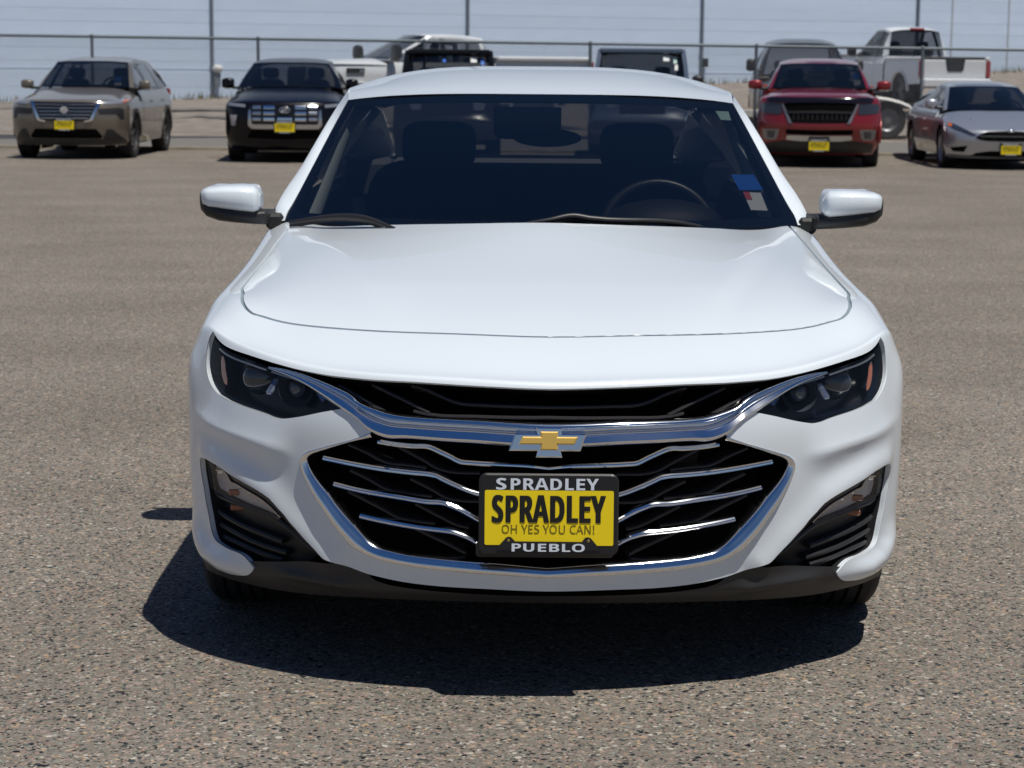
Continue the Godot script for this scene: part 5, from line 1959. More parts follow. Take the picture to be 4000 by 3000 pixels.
	# red pickup
	var red_rows := [[0.20, 0.24, 0.90, 0.34, 0.0], [0.34, 0.10, 0.96, 0.36, 0.0], [0.50, 0.03, 0.99, 0.36, 0.0], [0.64, 0.0, 1.0, 0.36, 0.0], [0.80, 0.03, 1.0, 0.36, 0.0], [0.97, 0.05, 0.99, 0.38, 0.01], [1.055, 0.09, 0.98, 0.38, 0.03], [1.10, 0.25, 0.97, 0.38, 0.05], [1.155, 0.7, 0.965, 0.34, 0.10], [1.19, 1.3, 0.96, 0.22, 0.15]]
	var red := parked("pickup", "red pickup with black grille and dark bug deflector, right of the white sedan", "pickup", Vector3(4.60, 0, -31.1), deg_to_rad(-7.5), dress({
		"paint": M.red_paint, "w": 0.925, "len": 5.3, "axles": [0.95, 4.15], "arch": 0.42, "tyre": 0.375, "belt": 1.14, "rear_belt": 1.14, "door": [1.5, 2.55, 3.5], "cab": 3.5, "bed_y": 1.15, "pickup": true, "tail_y": 1.0, "sill": 0.3, "rows": red_rows, "split": 5.0,
		"base": Vector3(0.735, 1.185, 1.48), "base_mid": Vector2(1.20, 1.30), "top": Vector3(0.61, 1.555, 1.98), "top_mid": Vector2(1.575, 1.89), "rear": [3.45, 1.14, 0.66], "belt_x": 0.84, "pillars": [2.55],
		"plate": Vector3(0.345, 0.02, 0.0), "sticker": Vector2(0.52, 1.42), "mirror": Vector4(0.90, 1.11, 1.235, 1.6), "mirror_h": 0.15, "tail": 3.5,
		"pieces": [["bug_deflector", [0.0, 1.055, 0.72, 1.05, 0.80, 1.03, 0.76, 0.985, 0.50, 0.975, 0.0, 0.985], 0.02, M.deflector, false],
			["grille", [0.0, 0.985, 0.48, 0.975, 0.55, 0.96, 0.43, 0.70, 0.40, 0.685, 0.0, 0.68], 0.006, M.void_black, false],
			["grille_bar", [0.0, 0.865, 0.50, 0.85, 0.485, 0.82, 0.0, 0.825], 0.02, M.black_plastic, false],
			["grille_edge", [0.55, 0.965, 0.575, 0.96, 0.46, 0.675, 0.40, 0.67, 0.42, 0.69], 0.014, M.steel, true],
			["headlight", [0.585, 0.96, 0.74, 0.975, 0.87, 0.965, 0.895, 0.90, 0.87, 0.83, 0.64, 0.805, 0.56, 0.82], 0.008, M.lamp_dim, true],
			["fog_light_pocket", [0.60, 0.58, 0.85, 0.58, 0.84, 0.46, 0.80, 0.42, 0.66, 0.42, 0.62, 0.47], 0.006, M.steel, true],
			["fog_light", [0.66, 0.555, 0.78, 0.555, 0.77, 0.45, 0.68, 0.45], 0.014, M.lamp_dim, true],
			["lower_grille", [0.0, 0.57, 0.50, 0.58, 0.50, 0.51, 0.0, 0.50], 0.006, M.void_black, false],
			["silver_bar", [0.0, 0.49, 0.48, 0.495, 0.49, 0.43, 0.30, 0.41, 0.0, 0.41], 0.014, M.satin, false],
			["lower_cladding", [0.0, 0.41, 0.52, 0.41, 0.60, 0.40, 0.82, 0.36, 0.80, 0.23, 0.0, 0.22], 0.008, M.black_plastic, false]]}, 1.675, Vector2(3.4, 1.60)))
	sk = front_net(red_rows.slice(0, 7), 0.925)
	for k in 6:
		for s in [1.0, -1.0]:
			var mb := MB.new()
			var r := sk.find(0.04 + k * 0.07, 0.755)
			mb.box(sk.pos(r.x, r.y, 0.008, s), Vector3(0.03, 0.10, 0.012), 0.004)
			put("grille_mesh", mb, M.gloss_black, red)

	# silver hatchback-like sedan at the right edge
	var silver_rows := [[0.165, 0.14, 0.92, 0.44, 0.0], [0.23, 0.05, 0.96, 0.44, 0.0], [0.33, 0.02, 0.99, 0.44, 0.0], [0.44, 0.0, 1.0, 0.44, 0.0], [0.55, 0.02, 1.0, 0.44, 0.0], [0.60, 0.07, 0.99, 0.46, -0.02], [0.635, 0.18, 0.985, 0.46, -0.05], [0.715, 0.45, 0.98, 0.42, -0.03], [0.80, 0.8, 0.97, 0.36, 0.03], [0.865, 1.12, 0.96, 0.30, 0.08]]
	var silver := parked("sedan", "silver sedan with slim oval black grille at the right edge", "car", Vector3(7.46, 0, -30.95), deg_to_rad(-1.0), dress({
		"paint": M.silver_paint, "w": 0.90, "len": 4.5, "axles": [0.92, 3.5], "arch": 0.34, "tyre": 0.31, "belt": 0.86, "rear_belt": 0.92, "door": [1.55, 2.45, 3.35], "tail_y": 0.78, "sill": 0.18, "rows": silver_rows, "split": 5.0,
		"base": Vector3(0.715, 0.87, 1.40), "base_mid": Vector2(0.88, 1.14), "top": Vector3(0.545, 1.22, 2.12), "top_mid": Vector2(1.24, 1.99), "rear": [4.0, 0.95, 0.58], "belt_x": 0.82, "pillars": [2.45, 3.25],
		"plate": Vector3(0.314, 0.025, 0.0), "sticker": Vector2(0.54, 1.06), "mirror": Vector4(0.85, 1.03, 0.965, 1.5), "mirror_h": 0.15, "rim": M.alloy,
		"pieces": [["grille", [0.0, 0.585, 0.34, 0.575, 0.44, 0.54, 0.52, 0.485, 0.45, 0.45, 0.34, 0.435, 0.0, 0.43], 0.006, M.void_black, false],
			["headlight", [0.50, 0.52, 0.58, 0.56, 0.76, 0.67, 0.83, 0.70, 0.86, 0.665, 0.80, 0.60, 0.66, 0.55, 0.56, 0.51], 0.006, M.lamp_dim, true],
			["amber_reflector", [0.82, 0.695, 0.855, 0.665, 0.835, 0.635, 0.80, 0.65], 0.01, M.amber, true],
			["fog_light_pocket", [0.62, 0.36, 0.84, 0.33, 0.80, 0.27, 0.66, 0.265], 0.005, M.void_black, true],
			["lower_grille", [0.0, 0.285, 0.30, 0.285, 0.50, 0.255, 0.56, 0.21, 0.0, 0.20], 0.006, M.void_black, false]]}, 1.325, Vector2(3.3, 1.25)))
	sk = front_net(silver_rows.slice(0, 7), 0.90)
	bar_on(silver, sk, "grille_slat", 0.0, 0.46, 0.505, 0.010, 0.010, M.steel)
	badge = MB.new()
	badge.dome(Vector3(0, 0.585, -0.02), Vector3(0.055, 0.024, 0.02))
	put("oval_badge", badge, M.chrome, silver)

	# two upright off-roaders whose tops show behind the sedan's roof
	for k in 2:
		var paint: Material = M.black_paint if k == 0 else M.slate_paint
		var jeep := parked("off_roader", ["black boxy off-roader with two windshield stickers behind the sedan's roof", "slate blue boxy off-roader behind the right half of the sedan's roof"][k], "car", [Vector3(-1.06, -0.09, -32.6), Vector3(2.02, -0.04, -32.6)][k], deg_to_rad([1.0, -2.5][k]), dress({
			"paint": paint, "w": 0.86, "len": 4.3, "axles": [0.75, 3.3], "arch": 0.44, "tyre": 0.40, "belt": 1.16, "rear_belt": 1.16, "door": [1.45, 2.3, 3.1], "tail_y": 1.0, "sill": 0.42,
			"rows": [[0.45, 0.10, 0.9, 0.12, 0.0], [0.55, 0.02, 0.96, 0.12, 0.0], [0.70, 0.0, 0.96, 0.14, 0.0], [0.85, 0.08, 0.9, 0.2, 0.0], [1.05, 0.12, 0.86, 0.24, 0.0], [1.13, 0.14, 0.86, 0.26, 0.02], [1.16, 0.22, 0.86, 0.26, 0.04], [1.19, 0.6, 0.87, 0.26, 0.06], [1.21, 1.0, 0.9, 0.2, 0.08], [1.22, 1.35, 0.93, 0.1, 0.08]], "split": 5.0,
			"base": Vector3(0.73, 1.23, 1.50), "base_mid": Vector2(1.24, 1.42), "top": Vector3(0.66, 1.76, 1.76), "top_mid": Vector2(1.78, 1.69), "rear": [4.15, 1.2, 0.66], "belt_x": 0.78, "pillars": [2.3, 3.1], "power": 7.0, "border": 0.02, "bulge": 0.006,
			"mirror": Vector4(0.84, 1.02, 1.30, 1.55), "mirror_h": 0.22, "mirror_paint": M.black_plastic, "glass": M.car_glass,
			"pieces": [["grille", [0.0, 1.06, 0.36, 1.06, 0.36, 0.80, 0.0, 0.80], 0.006, M.void_black, false], ["headlight", [0.40, 1.04, 0.56, 1.04, 0.60, 0.96, 0.56, 0.88, 0.42, 0.88], 0.01, M.headlamp, true], ["front_bar", [0.0, 0.68, 0.78, 0.68, 0.78, 0.56, 0.0, 0.56], 0.03, M.black_plastic, false]]}, 1.835, Vector2(4.0, 1.79)))
		var list := [[-0.10, 1.68, 0.05, 0.05, M.sticker_blue], [0.36, 1.71, 0.10, 0.08, M.sticker_white], [0.53, 1.69, 0.055, 0.10, M.sticker_blue if k == 0 else M.sticker_mint], [0.55, 1.57, 0.05, 0.09, M.sticker_white]]
		for e in (list if k == 0 else list.slice(1)):
			var mb := MB.new()
			var od := {"base": Vector3(0.73, 1.23, 1.50), "base_mid": Vector2(1.24, 1.42), "top": Vector3(0.66, 1.76, 1.76), "top_mid": Vector2(1.78, 1.69), "bulge": 0.006}
			var c := [on_glass(e[0], e[1], od, 0.004), on_glass(e[0] + e[2], e[1], od, 0.004), on_glass(e[0] + e[2], e[1] - e[3], od, 0.004), on_glass(e[0], e[1] - e[3], od, 0.004)]
			mb.quad(c[0], c[1], c[2], c[3], Vector3(0, 0.4, 0.9))
			put("window_sticker", mb, e[4], jeep)
		var fr := MB.new()
		fr.box(Vector3(0, 1.80, -1.68), Vector3(1.36, 0.09, 0.07), 0.02)
		put("windshield_header", fr, paint, jeep)
		for s in [1.0, -1.0]:
			fr = MB.new()
			fr.sweep([Vector3(s * 0.76, 1.20, -1.44), Vector3(s * 0.725, 1.55, -1.58), Vector3(s * 0.685, 1.82, -1.71)], [Vector3(0, 0.3, 1), Vector3(0, 0.3, 1), Vector3(0, 0.3, 1)], [Vector2(-0.04, -0.05), Vector2(-0.035, 0.01), Vector2(0.035, 0.01), Vector2(0.04, -0.05)])
			put("windshield_post", fr, paint, jeep)

	# beyond the fence
	var crew_rows := [[0.40, 0.16, 0.92, 0.30, 0.0], [0.50, 0.05, 0.97, 0.30, 0.0], [0.68, 0.0, 1.0, 0.30, 0.0], [0.85, 0.02, 1.0, 0.30, 0.0], [1.05, 0.03, 1.0, 0.30, 0.0], [1.18, 0.07, 0.99, 0.30, 0.01], [1.23, 0.16, 0.98, 0.30, 0.02], [1.27, 0.5, 0.97, 0.28, 0.05], [1.30, 1.0, 0.965, 0.24, 0.08], [1.31, 1.35, 0.96, 0.2, 0.10]]
	var crew := parked("pickup", "white crew-cab pickup seen from its side beyond the fence, behind the black crossover", "pickup", Vector3(-4.15, 0.30, -38.7), deg_to_rad(-67.0), dress({
		"paint": M.white_truck, "w": 0.95, "len": 5.75, "axles": [1.0, 4.5], "arch": 0.44, "tyre": 0.39, "belt": 1.24, "rear_belt": 1.24, "door": [1.62, 2.72, 3.72], "cab": 3.75, "bed_y": 1.30, "pickup": true, "tail_y": 1.0, "sill": 0.42, "rows": crew_rows, "split": 5.0,
		"base": Vector3(0.78, 1.30, 1.62), "base_mid": Vector2(1.32, 1.40), "top": Vector3(0.66, 1.73, 2.42), "top_mid": Vector2(1.755, 2.28), "rear": [3.74, 1.28, 0.70], "belt_x": 0.86, "pillars": [2.72], "pillar_w": 0.10, "rail_drop": 0.10, "mirror": Vector4(0.95, 1.26, 1.42, 1.66), "mirror_h": 0.30, "mirror_paint": M.black_plastic, "tail": 3.7, "glass": M.car_glass_smoke,
		"pieces": [["grille", [0.0, 1.14, 0.56, 1.14, 0.56, 0.80, 0.0, 0.80], 0.006, M.void_black, false], ["headlight", [0.60, 1.14, 0.86, 1.14, 0.88, 0.90, 0.62, 0.92], 0.01, M.headlamp, true]]}, 1.80, Vector2(3.62, 1.73)))
	var mb := MB.new()
	mb.box(Vector3(0.955, 1.08, -0.92), Vector3(0.03, 0.10, 0.36), 0.012)
	put("fender_vent", mb, M.gloss_black, crew)
	mb = MB.new()
	mb.box(Vector3(0.968, 1.09, -1.04), Vector3(0.02, 0.06, 0.10), 0.006)
	put("fender_badge", mb, M.chrome, crew)

	parked("pickup", "white pickup seen from behind beyond the fence, black tailgate handle plate", "pickup", Vector3(8.65, 0.64, -51.5), deg_to_rad(194.0), dress({
		"paint": M.white_truck, "w": 0.87, "len": 5.1, "axles": [0.9, 4.05], "arch": 0.42, "tyre": 0.37, "belt": 1.15, "rear_belt": 1.15, "door": [1.5, 2.55, 3.15], "cab": 3.2, "bed_y": 1.07, "pickup": true, "tail_y": 1.0, "sill": 0.42, "rows": crew_rows, "split": 5.0,
		"base": Vector3(0.76, 1.20, 1.52), "base_mid": Vector2(1.22, 1.38), "top": Vector3(0.60, 1.76, 2.1), "top_mid": Vector2(1.78, 1.98), "rear": [3.18, 1.18, 0.70], "belt_x": 0.82, "pillars": [2.62], "mirror": Vector4(0.90, 1.10, 1.26, 1.6), "mirror_h": 0.2, "mirror_paint": M.black_plastic, "tail": 3.2, "gate_plate": true, "stop_lamp": Vector2(1.785, 3.05), "cover": true, "rear_mat": M.white_truck,
		"pieces": [["grille", [0.0, 1.14, 0.56, 1.14, 0.56, 0.80, 0.0, 0.80], 0.006, M.void_black, false]]}, 1.86, Vector2(3.02, 1.77)))

	parked("minivan", "dark grey minivan beyond the fence, behind the red pickup", "car", Vector3(5.42, 0.25, -37.9), deg_to_rad(-3.0), dress({
		"paint": M.grey_paint, "w": 0.93, "len": 4.0, "axles": [0.85, 3.2], "arch": 0.38, "tyre": 0.35, "belt": 1.02, "rear_belt": 1.05, "door": [1.4, 2.3, 3.0], "tail_y": 0.95, "sill": 0.24,
		"rows": [[0.24, 0.14, 0.92, 0.44, 0.0], [0.34, 0.05, 0.97, 0.44, 0.0], [0.50, 0.02, 1.0, 0.44, 0.0], [0.66, 0.0, 1.0, 0.44, 0.0], [0.78, 0.02, 1.0, 0.44, 0.0], [0.85, 0.07, 0.99, 0.46, 0.0], [0.89, 0.18, 0.985, 0.46, 0.02], [0.96, 0.45, 0.98, 0.42, 0.05], [1.02, 0.7, 0.97, 0.36, 0.08], [1.06, 0.95, 0.96, 0.30, 0.12]], "split": 5.0,
		"base": Vector3(0.82, 1.08, 1.3), "base_mid": Vector2(1.09, 1.0), "top": Vector3(0.63, 1.68, 1.9), "top_mid": Vector2(1.72, 1.75), "rear": [3.8, 1.1, 0.7], "belt_x": 0.86, "pillars": [2.3, 3.0], "glass": M.car_glass_smoke, "pillar_w": 0.08,
		"mirror": Vector4(0.92, 1.10, 1.30, 1.4), "mirror_h": 0.24, "mirror_paint": M.black_plastic,
		"pieces": [["grille", [0.0, 0.80, 0.5, 0.80, 0.44, 0.62, 0.0, 0.60], 0.006, M.void_black, false], ["headlight", [0.55, 0.82, 0.88, 0.86, 0.86, 0.74, 0.58, 0.72], 0.008, M.headlamp, true]]}, 1.84, Vector2(3.55, 1.74)))
	trailer()


func trailer() -> void:
	var t := thing("flatbed_trailer", "low flatbed trailer with white fenders beyond the fence, behind the red pickup", "trailer", Vector3(6.3, 0.26, -38.3))
	var mb := MB.new()
	for k in 9:
		mb = MB.new()
		mb.box(Vector3(0, 0.475, -0.8 + k * 0.2), Vector3(4.6, 0.035, 0.19), 0.004)
		put("deck_plank", mb, M.wood, t)
	for z in [-0.94, 0.94]:
		mb = MB.new()
		mb.box(Vector3(0, 0.42, z), Vector3(4.7, 0.13, 0.06), 0.008)
		put("side_rail", mb, M.trailer_white, t)
	for x in [-2.0, -1.2, -0.4, 0.4, 1.2, 2.0]:
		mb = MB.new()
		mb.box(Vector3(x, 0.38, 0), Vector3(0.06, 0.08, 1.8), 0.005)
		put("cross_beam", mb, M.steel, t)
	for s in [1.0, -1.0]:
		for x in [0.42, -0.42]:
			var w := part("wheel", t)
			w.position = Vector3(x, 0.325, s * 1.08)
			mb = MB.new()
			mb.lathe(Vector3.ZERO, Vector3(0, 0, 1), [Vector2(0.2, -0.08), Vector2(0.3, -0.09), Vector2(0.33, -0.07), Vector2(0.335, 0.0), Vector2(0.33, 0.07), Vector2(0.3, 0.09), Vector2(0.2, 0.08)], 32)
			put("tyre", mb, M.rubber, w)
			mb = MB.new()
			mb.lathe(Vector3.ZERO, Vector3(0, 0, s), [Vector2(0.0, 0.06), Vector2(0.07, 0.06), Vector2(0.08, 0.03), Vector2(0.16, 0.03), Vector2(0.2, 0.075)], 24)
			put("rim", mb, M.steel, w)
		mb = MB.new()
		var rows := [PackedVector3Array(), PackedVector3Array(), PackedVector3Array()]
		for k in 15:
			var a := PI * k / 14.0
			var p := Vector3(-cos(a) * (0.86 if true else 0.0), 0.36 + sin(a) * 0.40, 0)
			p.x = clampf(-cos(a) * 1.0, -0.86, 0.86)
			rows[0].append(p + Vector3(0, 0, s * 0.96))
			rows[1].append(p + Vector3(0, 0, s * 1.20))
			rows[2].append(p + Vector3(0, -0.05, s * 1.21))
		mb.sheet(rows, Vector3(0, 1, s))
		put("fender", mb, M.trailer_white, t)
	mb = MB.new()
	mb.box(Vector3(1.9, 0.43, 0.975), Vector3(0.10, 0.05, 0.02), 0.005)
	put("marker_light", mb, M.amber, t)
	mb = MB.new()
	mb.sweep([Vector3(-2.3, 0.42, 0.8), Vector3(-3.5, 0.42, 0.0)], [Vector3(0, 1, 0), Vector3(0, 1, 0)], [Vector2(-0.04, -0.06), Vector2(-0.04, 0.06), Vector2(0.04, 0.06), Vector2(0.04, -0.06)])
	mb.sweep([Vector3(-2.3, 0.42, -0.8), Vector3(-3.5, 0.42, 0.0)], [Vector3(0, 1, 0), Vector3(0, 1, 0)], [Vector2(-0.04, -0.06), Vector2(-0.04, 0.06), Vector2(0.04, 0.06), Vector2(0.04, -0.06)])
	mb.box(Vector3(-3.55, 0.2, 0), Vector3(0.07, 0.55, 0.07), 0.01)
	put("tongue", mb, M.steel, t)


# ---------------------------------------------------------------- the lot, the bank, the wall, the fence
func rise(x: float, z: float) -> float:
	# height of the ground behind the kerb (z counted away from the camera)
	var h := 0.25 + maxf(z - 41.0 + 2.0 * exp(-absf(z - 41.0)), 0.0) * (0.055 + 0.0012 * clampf(x, -25.0, 16.0)) - 0.10 * exp(-absf(z - 41.0)) * 0.5
	return h


const KERB_Z := 35.75


func setting() -> void:
	var mb := MB.new()
	# one sheet out to the horizon; the bank behind the kerb rises from it
	var far := 600.0
	mb.quad(Vector3(-far, 0, 80), Vector3(far, 0, 80), Vector3(far, 0, -KERB_Z - 0.08), Vector3(-far, 0, -KERB_Z - 0.08), Vector3.UP)
	structure("parking_lot", mb, M.gravel)
	mb = MB.new()
	var pts := []
	var nn := []
	for k in 71:
		pts.append(Vector3(-70 + k * 2.0, 0.0, -KERB_Z))
		nn.append(Vector3(0, 0, 1))
	mb.sweep(pts, nn, [Vector2(-0.05, -0.2), Vector2(-0.05, 0.0), Vector2(0.215, 0.0), Vector2(0.24, -0.02), Vector2(0.248, -0.045), Vector2(0.248, -0.2)])
	structure("kerb", mb, M.concrete)
	mb = MB.new()
	var rows := []
	for i in 31:
		var z := KERB_Z + 0.18 + i * 1.2
		var r := PackedVector3Array()
		for j in 71:
			var x := -70.0 + j * 2.0
			var bump := 0.0 if i == 0 else 0.015 * sin(x * 1.7 + z) + 0.012 * sin(z * 2.1 - x * 0.6)
			r.append(Vector3(x, rise(x, z) + bump - (0.012 if i == 0 else 0.0), -z))
		rows.append(r)
	mb.sheet(rows, Vector3.UP)
	structure("bank", mb, M.old_asphalt)
	# tar lines sealed over cracks
	var rng := RandomNumberGenerator.new()
	rng.seed = 11
	var tar := MB.new()
	for e in [[-7.2, 42.9, -4.0, 42.1], [-4.6, 42.2, -0.5, 41.3], [-12.0, 45.5, -5.5, 45.0], [4.0, 43.0, 9.5, 43.8], [9.0, 41.0, 14.0, 40.2]]:
		var a := PackedVector3Array()
		var b := PackedVector3Array()
		for k in 19:
			var f := k / 18.0
			var x := lerpf(e[0], e[2], f)
			var z := lerpf(e[1], e[3], f) + sin(f * 9.0) * 0.35 + rng.randf_range(-0.18, 0.18)
			var w := rng.randf_range(0.25, 0.7) * (0.25 + sin(PI * f))
			a.append(Vector3(x, rise(x, z) + 0.035, -z))
			b.append(Vector3(x, rise(x, z + w) + 0.035, -z - w))
		tar.sheet([a, b], Vector3.UP)
	structure("tar_seams", tar, M.tar)
	# dry grass at the foot of the wall
	var tuft := MB.new()
	var cols := PackedColorArray()
	for k in 2600:
		var f := rng.randf()
		var i := lerpf(-2.0, 3.9, f)
		if f < 0.35 and rng.randf() < 0.4 or f > 0.75 and rng.randf() < 0.2:
			pass
		elif rng.randf() < 0.55:
			continue
		var x := -7.3 + 6.1 * i
		var z := 50.0 + 2.3 * i - 0.10 - absf(rng.randfn(0.0, 0.35))
		var h := rng.randf_range(0.06, 0.22)
		var d := Vector3(rng.randf_range(-0.06, 0.06), h, rng.randf_range(-0.05, 0.05))
		var p := Vector3(x, rise(x, z), -z)
		var w := Vector3(0.012, 0, rng.randf_range(-0.01, 0.01))
		tuft.flat(p - w, p + w, p + d, Vector3(0, 0.3, 1))
		var c := Color(0.20, 0.17, 0.075).lerp(Color(0.12, 0.13, 0.05), rng.randf())
		for q in 3:
			cols.append(c)
	tuft.c = cols
	var gr := put("dry_grass", tuft, M.grass, self)
	gr.set_meta("kind", "stuff")
	tag(gr, "dry grass tufts along the foot of the long pale wall", "grass")

	# the long pale wall: panels, band, downpipes
	var dir := Vector3(6.1, 0, -2.3)
	var o := Vector3(-7.3, 0, -50.0)
	var along := dir.normalized()
	var out := along.cross(Vector3.UP) * -1.0
	if out.z < 0.0:
		out = -out
	var wall := thing("warehouse_wall", "long pale blue-grey wall of board panels closing off the lot", "wall", o)
	var basis := Basis(along, Vector3.UP, along.cross(Vector3.UP))
	for i in range(-9, 9):
		for k in 13:
			mb = MB.new()
			var tall := 0.305 if k < 12 else 5.8
			var c := dir * (i + 0.5) + Vector3(0, -0.3 + k * 0.305 + tall / 2.0, 0) - out * (0.12 + 0.0015 * ((k * 5 + i * 3 + 40) % 3))
			mb.box(c, Vector3(dir.length() - 0.012, tall - 0.003, 0.24), 0.002, basis)
			put("wall_board", mb, M.wall if (k * 7 + i * 3 + 60) % 5 > 1 else M.wall_pale, wall)
		mb = MB.new()
		mb.box(dir * (i + 0.5) + Vector3(0, 4.4, 0) - out * 0.20, Vector3(dir.length() + 0.02, 9.3, 0.30), 0.0, basis)
		put("wall_core", mb, M.wall_trim, wall)
	for i in range(-9, 9):
		mb = MB.new()
		mb.box(dir * (i + 0.5) + Vector3(0, 1.36, 0) + out * 0.0, Vector3(dir.length() - 0.04, 0.03, 0.008), 0.0, basis)
		put("wall_ledge", mb, M.wall_pale, wall)
	# seams of the pale end panels
	for f in [3.17, 3.45, 3.95]:
		mb = MB.new()
		mb.box(dir * f + Vector3(0, 4.0, 0) + out * 0.006, Vector3(0.05, 8.0, 0.02), 0.004, basis)
		put("panel_batten", mb, M.wall_trim, wall)
	var names := ["grey downpipe on the pale wall above the tan crossover's right", "grey downpipe on the pale wall behind the white crew-cab pickup", "grey downpipe on the pale wall right of the slate off-roader", "grey downpipe on the pale wall above the cab of the white pickup seen from behind"]
	for i in 4:
		var base := o + dir * i + out * 0.06
		var ground := rise(base.x, -base.z)
		var p := thing("downpipe", names[i], "downpipe", Vector3(base.x, ground, base.z), 0.0, "downpipes on the pale wall")
		mb = MB.new()
		mb.box(Vector3(0, 4.0, 0), Vector3(0.055, 8.0, 0.05), 0.01, basis)
		put("pipe", mb, M.pipe, p)
		for y in [0.9, 3.0, 5.5]:
			mb = MB.new()
			mb.box(Vector3(0, y, 0), Vector3(0.09, 0.03, 0.056), 0.005, basis)
			put("pipe_bracket", mb, M.pipe, p)
		if i == 0:
			mb = MB.new()
			mb.box(Vector3(0.10, 0.45, 0.0), Vector3(0.16, 0.32, 0.12), 0.01, basis)
			put("conduit_box", mb, M.pipe, p)
			mb = MB.new()
			mb.dome(Vector3(0.12, 0.70, 0.02), Vector3(0.13, 0.10, 0.1))
			put("white_cap", mb, M.trailer_white, p)
		if i == 2:
			mb = MB.new()
			mb.box(Vector3(0.09, 0.55, 0.0), Vector3(0.13, 0.22, 0.12), 0.01, basis)
			put("conduit_box", mb, M.black_plastic, p)

	# chain-link fence behind the kerb
	var fence := thing("chain_link_fence", "galvanised chain-link fence with top rail behind the row of cars", "fence", Vector3(0, 0.25, -36.6))
	var x0 := -33.83
	var spans := 24
	var gap := 2.93
	var top := func(x: float) -> float: return 1.70 - 0.0057 * (x + 9.0)
	mb = MB.new()
	var rail := []
	for k in spans + 1:
		var x := x0 + k * gap
		rail.append(Vector3(x, top.call(x), 0))
	mb.tube(rail, 0.027, 8)
	put("top_rail", mb, M.galvanised, fence)
	for k in spans + 1:
		var x := x0 + k * gap
		mb = MB.new()
		mb.tube([Vector3(x, -0.1, 0), Vector3(x, top.call(x) + 0.02, 0)], 0.03, 8)
		mb.dome(Vector3(x, top.call(x) + 0.02, 0), Vector3(0.036, 0.03, 0.036), 8, 4)
		put("post", mb, M.galvanised, fence)
	for k in spans:
		var a := x0 + k * gap
		var w := MB.new()
		var cell := 0.06
		var hgt: float = top.call(a + gap * 0.5)
		for d in [1.0, -1.0]:
			var n := int((gap + hgt) / cell)
			for i in n:
				var sx: float = (a - hgt + i * cell) if d > 0.0 else (a + i * cell)
				var p := Vector3(sx, 0.02, 0.002 * d)
				var q := Vector3(sx + hgt, hgt, 0.002 * d)
				if d < 0.0:
					p = Vector3(sx, 0.02, -0.002)
					q = Vector3(sx - hgt, hgt, -0.002)
				# clip to the bay
				var lo := (a - p.x) / (q.x - p.x)
				var hi := (a + gap - p.x) / (q.x - p.x)
				var t0 := clampf(minf(lo, hi), 0.0, 1.0)
				var t1 := clampf(maxf(lo, hi), 0.0, 1.0)
				if t1 - t0 < 0.01:
					continue
				var u := p.lerp(q, t0)
				var v := p.lerp(q, t1)
				var side := (v - u).cross(Vector3(0, 0, 1)).normalized() * 0.0019
				w.flat(u - side, u + side, v + side, Vector3(0, 0, 1))
				w.flat(u - side, v + side, v - side, Vector3(0, 0, 1))
		var net := put("chain_link", w, M.wire, fence)
		net.set_meta("kind", "stuff")


# ---------------------------------------------------------------- surfaces
func speckle(size: int, seed_of: int) -> Array:
	# stones of many colours laid over one another, wrapping at the edges; the second picture holds their heights
	var rng := RandomNumberGenerator.new()
	rng.seed = seed_of
	var data := PackedByteArray()
	data.resize(size * size * 3)
	var high := PackedByteArray()
	high.resize(size * size)
	for i in size * size:
		data[i * 3] = 150
		data[i * 3 + 1] = 142
		data[i * 3 + 2] = 132
		high[i] = 40
	var tones := [[170, 156, 146], [163, 153, 141], [150, 146, 133], [141, 140, 128], [184, 162, 136], [156, 135, 122], [112, 112, 106], [80, 83, 82], [60, 63, 66], [192, 186, 174], [150, 149, 138], [172, 152, 142], [128, 124, 114], [100, 97, 90], [146, 144, 134]]
	var count := size * size / 36
	for k in count:
		var t: Array = tones[rng.randi() % tones.size()]
		var j := rng.randi_range(0, 22)
		var r := clampi(int(143 + (t[0] - 143) * 1.3) + j, 20, 250)
		var g := clampi(int(137 + (t[1] - 137) * 1.3) + j, 20, 250)
		var b := clampi(int(127 + (t[2] - 127) * 1.3) + j, 20, 250)
		var rad := rng.randf_range(1.6, 4.2) if rng.randf() < 0.8 else rng.randf_range(3.5, 7.0)
		var flat := rng.randf_range(0.6, 1.0)
		var ang := rng.randf() * PI
		var ca := cos(ang)
		var sa := sin(ang)
		var cx := rng.randi() % size
		var cy := rng.randi() % size
		var lift := rng.randi_range(70, 230)
		var e := int(rad) + 1
		for dy in range(-e, e + 1):
			for dx in range(-e, e + 1):
				var u := (dx * ca + dy * sa) / rad
				var w := (dy * ca - dx * sa) / (rad * flat)
				var m := u * u + w * w
				if m < 1.0:
					var i := ((cy + dy + size) % size) * size + (cx + dx + size) % size
					data[i * 3] = r
					data[i * 3 + 1] = g
					data[i * 3 + 2] = b
					high[i] = int(lift * (1.0 - m * 0.6))
	return [Image.create_from_data(size, size, false, Image.FORMAT_RGB8, data), Image.create_from_data(size, size, false, Image.FORMAT_L8, high)]


